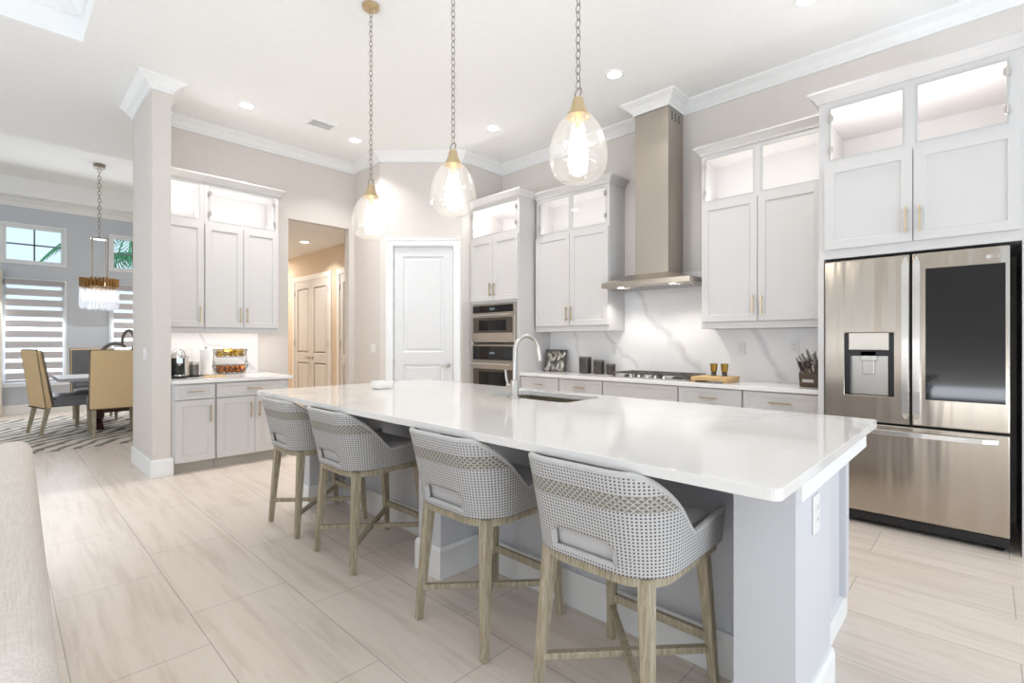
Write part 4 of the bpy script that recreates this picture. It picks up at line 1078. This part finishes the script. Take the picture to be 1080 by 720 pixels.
# cutting board, cups
mb = MB()
cb = thing('cutting_board', 'thick bamboo cutting board on feet, right of the cooktop', 'cutting board', (4.62, 1.82, CT))
MB().box(4.47, 4.80, 1.66, 1.985, CT+.018, CT+.05).build('board', 'board', cb, bevel=.004)
for y in (1.68, 1.965): MB().box(4.48, 4.79, y-.015, y+.015, CT, CT+.018).build('foot', 'board', cb)
for (y, lab) in ((1.87, 'brass cup on the cutting board, the one nearer the cooktop'), (1.77, 'brass cup on the cutting board, the one nearer the knife block')):
    c = thing('cup', lab, 'cup', (4.72, y, CT+.05))
    MB().lathe((4.72, y, CT+.0505), [(.026, .04), (.030, .06), (.034, .115), (.031, .115), (.027, .06), (.022, .045)], 22).build('bowl', 'brass_cup', c, smooth=True)
    MB().lathe((4.72, y, CT+.0505), [(.027, 0), (.024, .005), (.022, .03), (.0255, .041)], 22).build('base', 'canister', c, smooth=True)
# knife block
kb = thing('knife_block', 'dark wooden block full of steel-handled knives beside the refrigerator panel', 'knife block', (4.66, 1.05, CT))
mb = MB(); yb0, yb1 = .985, 1.115
mb.hexa([(4.60, yb0, CT), (4.73, yb0, CT), (4.73, yb1, CT), (4.60, yb1, CT)], [(4.57, yb0, CT+.11), (4.74, yb0, CT+.225), (4.74, yb1, CT+.225), (4.57, yb1, CT+.11)])
mb.build('block', 'knife_block', kb, bevel=.004)
MB().box(4.579, 4.586, 1.01, 1.09, CT+.04, CT+.065).build('name_plate', 'nickel', kb)
dirv = Vector((-.62, .12, .78)).normalized()
for i in range(3):
    for j in range(3):
        if i == 0 and j == 1: continue
        p = Vector((4.60+.05*i, yb0+.025+.04*j, CT+.13+.034*i)); L = .10+.02*((i*2+j) % 3)
        dd_ = (dirv+Vector((0, .10*(j-1), 0))).normalized()
        k = thing('kitchen_knife', 'steel-handled knife standing in the dark knife block', 'knife', p, 'knives in the block')
        MB().bar(p, p+dd_*L, .018, .024, w1=.014, h1=.018).build('handle', 'silver_knife', k, bevel=.004)
        MB().bar(p+dd_*.002, p-dd_*.05, .0022, .018).build('blade', 'chrome', k)
for j in range(2):
    p = Vector((4.565, 1.035+.05*j, CT+.135)); sc_ = thing('kitchen_shears' if j == 0 else 'sharpening_steel', 'black-handled kitchen shears at the front of the knife block' if j == 0 else 'black-handled sharpening steel at the front of the knife block', 'kitchen tool', p)
    mb = MB(); q = p+dirv*.03
    if j == 0:
        mb.tube([(q.x-.012+.02*math.cos(2*PI*k/14), q.y+.026*math.sin(2*PI*k/14), q.z+.03+.025*math.cos(2*PI*k/14)) for k in range(14)], .006, 6, closed=True)
    else: mb.bar(p, p+dirv*.09, .02, .022)
    mb.build('handle', 'black', sc_, smooth=True); MB().bar(p+dirv*.012, p-dirv*.03, .004, .014).build('shaft', 'chrome', sc_)

# coffee nook
cm = thing('coffee_machine', 'black and chrome capsule coffee machine at the column end of the nook', 'coffee machine', (1.28, 5.98, CT))
x, y = 1.27, 5.97
mb = MB().lathe((x, y, CT), [(.085, 0), (.09, .01), (.09, .02), (.06, .026)], 28); mb.build('base', 'black', cm, smooth=True)
MB().lathe((x, y+.04, CT), [(.062, .02), (.066, .06), (.066, .20), (.06, .21)], 28).build('water_tank', 'black', cm, smooth=True)
mb = MB().lathe((x, y+.03, CT), [(.066, .205), (.068, .22), (.06, .25), (.04, .27), (.002, .275)], 28); mb.build('head', 'chrome', cm, smooth=True)
mb = MB().tube([(x-.066, y+.03, CT+.21)]+[(x-.066*math.cos(PI*k/12), y+.0, CT+.23+.065*math.sin(PI*k/12)) for k in range(13)]+[(x+.066, y+.03, CT+.21)], .006, 8); mb.build('lever', 'chrome', cm, smooth=True)
mb = MB().box(x-.03, x+.03, y-.07, y-.02, CT+.15, CT+.21); mb.build('spout_block', 'chrome', cm, bevel=.006)
MB().lathe((x, y-.05, CT), [(.012, .13), (.014, .155)], 12).build('nozzle', 'chrome', cm)
MB().lathe((x, y-.06, CT+.026), [(.045, 0), (.045, .012)], 20).build('drip_tray', 'chrome', cm, smooth=True)
MB().lathe((1.345, 6.02, CT), [(.026, .0), (.026, .2), (.03, .205), (.03, .22)], 16).build('capsule_tower', 'nickel', cm, smooth=True)
mf = thing('milk_frother', 'small black and steel milk frother beside the coffee machine', 'milk frother', (1.43, 6.05, CT))
MB().lathe((1.43, 6.05, CT), [(.05, 0), (.052, .008), (.052, .02)], 24).build('base', 'black', mf, smooth=True)
MB().lathe((1.43, 6.05, CT), [(.044, .021), (.046, .05), (.046, .13)], 24).build('jug', 'iron', mf, smooth=True)
MB().lathe((1.43, 6.05, CT), [(.047, .131), (.047, .155), (.04, .165), (.002, .167)], 24).build('lid', 'nickel', mf, smooth=True)
pt_ = thing('paper_towel_holder', 'white paper towel roll upright on its steel holder in the nook', 'paper towel', (1.56, 6.12, CT))
MB().lathe((1.56, 6.12, CT), [(.07, 0), (.07, .01), (.02, .014)], 28).build('base', 'nickel', pt_, smooth=True)
MB().lathe((1.56, 6.12, CT), [(.008, .012), (.008, .295), (.014, .30), (.014, .315), (.004, .32)], 14).build('rod', 'nickel', pt_, smooth=True)
MB().lathe((1.56, 6.12, CT), [(.018, .016), (.056, .016), (.056, .285), (.018, .285)], 32).build('roll', 'paper', pt_, smooth=True)
# wire basket with capsules
bx, by = 1.83, 6.22
wb = thing('wire_basket', 'two-tier black wire basket holding coffee capsules in the nook', 'basket', (bx, by, CT))
def wire_bowl(mb, z0, z1, w0, w1, d0_, d1_):
    for k in range(4):
        t = k/3; w, d = w0+(w1-w0)*t, d0_+(d1_-d0_)*t; z = z0+(z1-z0)*t
        mb.tube([(bx+px_*1.0, by+py_, z) for px_, py_ in rrect(-w/2, w/2, -d/2, d/2, min(w, d)*.3, 4)], .0022 if k < 3 else .0035, 6, closed=True)
    A_, B_ = rrect(-w0/2, w0/2, -d0_/2, d0_/2, min(w0, d0_)*.3, 4), rrect(-w1/2, w1/2, -d1_/2, d1_/2, min(w1, d1_)*.3, 4)
    for a_, b_ in zip(A_, B_): mb.tube([(bx+a_[0], by+a_[1], z0), (bx+b_[0], by+b_[1], z1)], .0016, 5)
    for k in range(7):
        u = -w0/2+w0*(k+.5)/7; mb.tube([(bx+u, by-d0_/2, z0), (bx+u, by+d0_/2, z0)], .0016, 5)
mb = MB(); wire_bowl(mb, CT+.012, CT+.105, .25, .33, .16, .21); mb.build('lower_tier', 'iron', wb)
mb = MB(); wire_bowl(mb, CT+.20, CT+.285, .27, .33, .14, .19); mb.build('upper_tier', 'iron', wb)
mb = MB()
for s in (-1, 1):
    mb.tube([(bx+s*.13, by-.06, CT+.003), (bx+s*.165, by-.06, CT+.10), (bx+s*.17, by, CT+.16), (bx+s*.165, by, CT+.285)], .0035, 6)
    mb.tube([(bx+s*.13, by+.06, CT+.003), (bx+s*.165, by+.06, CT+.10), (bx+s*.17, by, CT+.16)], .0035, 6)
mb.build('frame', 'iron', wb)
def capsule(mat, label, group):
    r = thing('coffee_capsule', label, 'coffee capsule', (0, 0, 0), group)
    MB().lathe((0, 0, 0), [(.012, -.014), (.017, -.008), (.022, .012), (.027, .013), (.027, .016), (.002, .017)], 14).build('cup', mat, r, smooth=True)
    return r
for (mat, z, nx, ny, w, d, lab, grp) in (('copper', CT+.04, 5, 3, .22, .12, 'copper coffee capsule in the lower tier of the wire basket', 'copper capsules in the basket'), ('capgold', CT+.225, 5, 2, .23, .07, 'gold coffee capsule in the upper tier of the wire basket', 'gold capsules in the basket')):
    c0 = None
    for lay in range(2):
        for i in range(nx):
            for j in range(ny):
                if c0 is None: c = c0 = capsule(mat, lab, grp)
                else: c = copy_tree(c0, (0, 0, 0))
                c.location = (bx-w/2+w*i/(nx-1)+random.uniform(-.006, .006), by-d/2+d*j/(ny-1)+random.uniform(-.006, .006), z+lay*.038)
                c.rotation_euler = (random.uniform(-1.2, 1.2), random.uniform(-.8, .8), random.uniform(0, 6))
tray = MB().box(1.50, 1.70, 5.90, 6.02, CT, CT+.012)
tag(tray.build('tray', 'board', bevel=.003), 'small pale wooden tray in front of the paper towel', 'tray')
# kitchenware in the glass-top cabinet next to the column
o = MB().lathe((1.32, 6.315, 2.589), [(.04, 0), (.07, .015), (.1, .034), (.096, .037), (.06, .02), (.002, .014)], 28).build('serving_dish', 'black', smooth=True)
tag(o, 'dark shallow dish behind the glass of the cabinet next to the column', 'dish')

# ================================================================== SOFA
sf = thing('sofa', 'cream linen sofa seen along its rounded back, beside the walkway', 'sofa', (-.35, 2.45, 0))
y0, y1 = 1.13, 3.76
prof = [(.10, .12), (.105, .40), (.105, .66), (.098, .71), (.08, .742), (.045, .757), (0, .755), (-.05, .738), (-.10, .70), (-.135, .64), (-.16, .5), (-.17, .2), (-.17, .12)]
mb = MB(); rings = []; NY = 40
for i in range(NY+1):
    t = i/NY; yy = y0+(y1-y0)*t
    e = min(yy-y0, y1-yy); k = min(1, e/.09); k = math.sqrt(max(0, 1-(1-k)**2))
    rings.append([mb.bm.verts.new((-.03+(x+.03)*(.72+.28*k), yy, .12+(z-.12)*(.93+.07*k))) for x, z in prof])
for a, b in zip(rings, rings[1:]):
    for k in range(len(prof)): mb.bm.faces.new((a[k], a[(k+1) % len(prof)], b[(k+1) % len(prof)], b[k]))
mb.bm.faces.new(rings[0]); mb.bm.faces.new(rings[-1])
mb.build('backrest', 'linen', sf, smooth=True)
MB().box(-1.02, -.16, y0+.02, y1-.02, .12, .32).build('base', 'linen', sf, bevel=.02)
for (a, b) in ((y0+.0, y0+.16), (y1-.16, y1)): MB().box(-1.05, -.16, a, b, .12, .60).build('arm', 'linen', sf, bevel=.05, seg=4)
for i in range(3):
    w = (y1-y0-.36)/3; a = y0+.18+w*i
    MB().box(-1.06, -.18, a+.004, a+w-.004, .32, .47).build('seat_cushion', 'linen', sf, bevel=.04, seg=4)
for xx in (-.98, .05):
    for yy in (y0+.1, y1-.1): MB().lathe((xx, yy, 0), [(.018, 0), (.028, .12)], 14).build('leg', 'table_dark', sf)
sf.rotation_euler.z = -.021; sf.location.x -= .002

# ================================================================== DINING ROOM
tag(MB().prism(rrect(-1.5, 2.35, 7.82, 11.3, .02), .001, .014).build('rug', 'rug'), 'large cream and charcoal zebra-patterned rug under the dining table', 'rug')
RZ = .0145
tb = thing('dining_table', 'weathered grey dining table on a dark trestle base', 'table', (1.5, 9.55, RZ))
mb = MB()
for k in range(6): a = 9.0+1.1*k/6; mb.box(.68, 2.3, a+.001, a+1.1/6-.001, .715+RZ, .76+RZ)
mb.box(.55, .68, 9.0, 10.1, .715+RZ, .76+RZ); mb.build('tabletop', 'table_grey', tb, bevel=.003)
MB().box(.75, 2.25, 9.15, 9.95, .65+RZ, .715+RZ).build('apron', 'table_grey', tb)
for x in (1.0, 1.95):
    MB().lathe((x, 9.55, RZ), [(.07, .08), (.1, .15), (.075, .3), (.09, .5), (.075, .65)], 18).build('pedestal', 'table_dark', tb, smooth=True)
    mb = MB(); mb.hexa([(x-.05, 9.15, RZ), (x+.05, 9.15, RZ), (x+.05, 9.95, RZ), (x-.05, 9.95, RZ)], [(x-.045, 9.3, RZ+.1), (x+.045, 9.3, RZ+.1), (x+.045, 9.8, RZ+.1), (x-.045, 9.8, RZ+.1)]); mb.build('foot', 'table_dark', tb)
MB().box(1.05, 1.9, 9.51, 9.59, .2+RZ, .27+RZ).build('stretcher', 'table_dark', tb)
def dining_chair(label):
    r = thing('dining_chair', label, 'chair', (0, 0, 0), 'upholstered dining chairs')
    for sx in (-1, 1):
        for sy in (-1, 1):
            ft, tp = ((.24, .235*sy, 0), (.235, .235*sy, .4)) if sx > 0 else ((-.30, .235*sy, 0), (-.22, .235*sy, .4))
            MB().bar(ft, tp, .034, .034, up=(0, 1, 0), w1=.05, h1=.05).build('leg', 'oak', r)
    P_ = [(-.18, .37), (-.30, 1.14), (-.36, 1.15), (-.27, .36)]
    mb = MB(); a = [mb.bm.verts.new((x, -.28, z)) for x, z in P_]; b = [mb.bm.verts.new((x, .28, z)) for x, z in P_]
    mb.bm.faces.new(a); mb.bm.faces.new(b[::-1])
    for k in range(4): mb.bm.faces.new((a[k], a[(k+1) % 4], b[(k+1) % 4], b[k]))
    bk = mb.build('backrest', 'burlap', r, bevel=.012)
    mb = MB(); mb.hexa([(-.176, -.265, .40), (-.165, -.265, .40), (-.165, .265, .40), (-.176, .265, .40)], [(-.297, -.265, 1.13), (-.285, -.265, 1.13), (-.285, .265, 1.13), (-.297, .265, 1.13)])
    f = mb.build('front_upholstery', 'leather', bk); f['label'] = 'grey leather front of the backrest'
    mb = MB()
    for s in (-1, 1):
        for k in range(26):
            t = k/25; mb.ball((-.195-.115*t, .281*s, .39+.74*t), .011, 1)
            mb.ball((-.262-.092*t, .281*s, .38+.76*t), .011, 1)
    for k in range(20): mb.ball((-.345, -.27+.54*k/19, 1.152), .011, 1); mb.ball((-.275, -.27+.54*k/19, .365), .011, 1)
    mb.build('nailhead_trim', 'nail', bk)
    mb = MB(); mb.box(-.18, .27, -.27, .27, .37, .47); mb.build('seat', 'leather', r, bevel=.02, seg=3)
    mb = MB(); P2 = rrect(-.17, .27, -.265, .265, .05, 4); prev = None
    for kk, zz in ((1, .47), (1.01, .485), (.95, .51), (.7, .525), (.3, .53)):
        ring = [mb.bm.verts.new((.05+(x-.05)*kk, y*kk, zz)) for x, y in P2]
        if prev:
            for k in range(len(ring)): mb.bm.faces.new((prev[k], prev[(k+1) % len(ring)], ring[(k+1) % len(ring)], ring[k]))
        prev = ring
    mb.bm.faces.new(prev); mb.build('seat_pad', 'leather', r, smooth=True)
    return r
dc = dining_chair('dining chair with tan burlap back turned to the kitchen, beside the column')
dc.location = (1.10, 8.74, RZ); dc.rotation_euler.z = PI/2
copy_tree(dc, (.62, 9.42, RZ), .24, 'dining chair seen in profile at the head of the dining table')
copy_tree(dc, (1.08, 10.42, RZ), -PI/2, 'dining chair on the window side of the table, facing the kitchen')
# sculpture on the table
zt = .76+RZ
sp = thing('ring_sculpture', 'grey sculpture of two linked rings standing on the dining table', 'sculpture', (1.19, 9.5, zt))
def spiral(mb, c, R0, tilt, a0, a1, r0, r1, n=28, sq=1.0):
    pts = []; rs = []
    for k in range(n+1):
        t = k/n; a = a0+(a1-a0)*t; pts.append((c[0]+sq*R0*math.cos(a)*math.cos(tilt), c[1]+sq*R0*math.cos(a)*math.sin(tilt), c[2]+R0*math.sin(a))); rs.append(r0+(r1-r0)*t)
    mb.tube(pts, rs, 12)
mb = MB(); spiral(mb, (1.22, 9.5, zt+.25), .225, -.75, .9, 4.9, .02, .042); mb.build('large_ring', 'sculpt', sp, smooth=True)
mb = MB(); spiral(mb, (1.36, 9.36, zt+.50), .17, -.75, -1.9, 3.3, .034, .018, sq=.55); mb.build('small_ring', 'sculpt', sp, smooth=True)
MB().box(1.09, 1.33, 9.40, 9.60, zt, zt+.04).build('base', 'iron', sp, bevel=.005)
# chandelier
cx, cy, zc = 1.09, 10.04, CZ+.3
ch = thing('chandelier', 'round crystal chandelier hanging over the dining table', 'chandelier', (cx, cy, zc))
MB().lathe((cx, cy, zc), [(.075, 0), (.075, -.05), (.06, -.06), (.012, -.062)], 24).build('canopy', 'bronze_nickel', ch, smooth=True)
mb = MB(); link_chain(mb, cx, cy, 2.93, zc-.06, .075, .02, .0045); mb.build('chain', 'bronze_nickel', ch)
MB().box(cx-.1, cx+.1, cy-.1, cy+.1, 2.88, 2.895).lathe((cx, cy, 2.9), [(.03, 0), (.012, .03)], 12).build('hub_plate', 'bronze_nickel', ch)
for sx in (-1, 1):
    for sy in (-1, 1): MB().tube([(cx+sx*.09, cy+sy*.09, 2.88), (cx+sx*.09, cy+sy*.09, 2.11)], .008, 8).build('rod', 'bronze_nickel', ch)
mb = MB(); mb.lathe((cx, cy, 0), [(.215, 2.10), (.224, 2.10), (.224, 2.13), (.215, 2.13), (.215, 2.10)], 40, caps=False); mb.lathe((cx, cy, 0), [(.14, 2.10), (.15, 2.10), (.15, 2.12), (.14, 2.12), (.14, 2.10)], 32, caps=False)
for k in range(4): a = PI/2*k; mb.bar((cx, cy, 2.115), (cx+.218*math.cos(a), cy+.218*math.sin(a), 2.115), .014)
mb.build('ring_frame', 'aged_brass', ch)
cr = None
for (R_, n, zt_, L) in ((.225, 30, 2.26, .46), (.15, 18, 2.24, .56)):
    for k in range(n):
        a = 2*PI*k/n; px_, py_ = cx+R_*math.cos(a), cy+R_*math.sin(a)
        zz = zt_+random.uniform(-.015, .02)
        if cr is None:
            mb = MB(); WORLD_LOC['tmp'] = 0
            mb.tube([(cx, cy, zc), (cx, cy, zc-.13)], .019, 4); gp = mb
            cr = gp.build('finial_bar', 'aged_brass', ch); fin0 = cr
            mb = MB(); mb.tube([(cx, cy, zc-.13), (cx, cy, zc-.44), (cx, cy, zc-.47)], [.02, .02, .004], 5); cry0 = mb.build('crystal_prism', 'crystal', ch); f_, c_ = fin0, cry0
        else:
            f_ = fin0.copy(); COL.objects.link(f_); f_.parent = ch; c_ = cry0.copy(); COL.objects.link(c_); c_.parent = ch
        for o in (f_, c_): o.location = (px_-cx, py_-cy, zz-zc)
for k in range(4):
    a = PI/2*k+.4; MB().lathe((cx+.1*math.cos(a), cy+.1*math.sin(a), 2.13), [(.01, 0), (.022, .05), (.02, .08), (.002, .1)], 12).build('bulb', 'bulb_small', ch)
l = bpy.data.lights.new('chandelier_light', 'POINT'); l.energy = 2; l.color = (1, .86, .68); l.shadow_soft_size = .12
o = bpy.data.objects.new('chandelier_light', l); COL.objects.link(o); o.location = (cx, cy, 2.02)
# zebra shades
for (x0, x1, lab) in ((.06, .81, 'zebra roller shade with grey bands on the window behind the head chair'), (1.52, 2.27, 'zebra roller shade with grey bands on the window behind the chandelier')):
    r = thing('window_shade', lab, 'window shade', ((x0+x1)/2, 12.19, .6))
    MB().box(x0, x1, 12.09, 12.185, 2.27, 2.36).build('cassette', 'valance', r, bevel=.01)
    z = 2.27; gm, sm_ = MB(), MB(); k = 0
    while z > .62:
        hgt = .118 if k % 2 else .066
        (gm if k % 2 else sm_).box(x0+.01, x1-.01, 12.140, 12.146, max(.6, z-hgt), z); z -= hgt; k += 1
    gm.build('opaque_bands', 'shade', r); sm_.build('sheer_bands', 'sheer', r)
    MB().box(x0+.005, x1-.005, 12.13, 12.156, .575, .605).build('bottom_rail', 'valance', r, bevel=.005)
# drape at the far left
mb = MB(); pts0 = []
for k in range(41): t = k/40; pts0.append((-.55+.58*t, 12.04+.035*math.sin(t*PI*2*5)))
ring = [(mb.bm.verts.new((x, y, .02)), mb.bm.verts.new((x, y, 2.5)), mb.bm.verts.new((x, y+.006, 2.5)), mb.bm.verts.new((x, y+.006, .02))) for x, y in pts0]
for a, b in zip(ring, ring[1:]):
    for k in range(4): mb.bm.faces.new((a[k], a[(k+1) % 4], b[(k+1) % 4], b[k]))
mb.bm.faces.new(ring[0]); mb.bm.faces.new(ring[-1])
tag(mb.build('drape', 'curtain', smooth=True), 'cream drape hanging beside the dining window at the edge of the picture', 'curtain')
# outside: lawn and palms
struct(MB().box(-30, 30, 12.6, 60, -.3, -.15).build('ground_outside', 'ground'))
def palm(x, y, hgt, label, n, droop):
    r = thing('palm_tree', label, 'palm tree', (x, y, -.15))
    MB().tube([(x, y, -.15), (x+.1, y, hgt*.5), (x, y, hgt)], [.16, .13, .11], 10).build('trunk', 'bark', r, smooth=True)
    for k in range(n):
        a = 2*PI*k/n+.3; L = 2.0+random.uniform(-.3, .3); mb = MB(); prev = None; pts = []
        for i in range(13):
            t = i/12; pts.append(Vector((x+math.cos(a)*L*t, y+math.sin(a)*L*t, hgt+.7*math.sin(t*1.6)*.8-droop*t*t)))
        mb.tube(pts, .02, 5)
        side = Vector((-math.sin(a), math.cos(a), 0))
        for i in range(1, 13):
            for s in (-1, 1):
                for q in (0, .5):
                    p = pts[i-1].lerp(pts[i], q); w = .55*math.sin(PI*min(1, (i+q)/13*.9+.1))
                    tip = p+side*s*w+(pts[i]-pts[i-1])*1.2-Vector((0, 0, w*.45)); m_ = (p+tip)/2+(pts[i]-pts[i-1])*.3
                    f = [mb.bm.verts.new(v) for v in (p, m_, tip, (p+tip)/2-Vector((0, 0, .01)))]; mb.bm.faces.new(f)
        mb.build('frond', 'palm', r)
palm(4.35, 25.0, 4.65, 'green palm outside the window behind the chandelier', 13, 1.1)
palm(2.55, 16.5, 4.1, 'palm outside whose frond crosses the high window on the drape side', 9, 1.5)
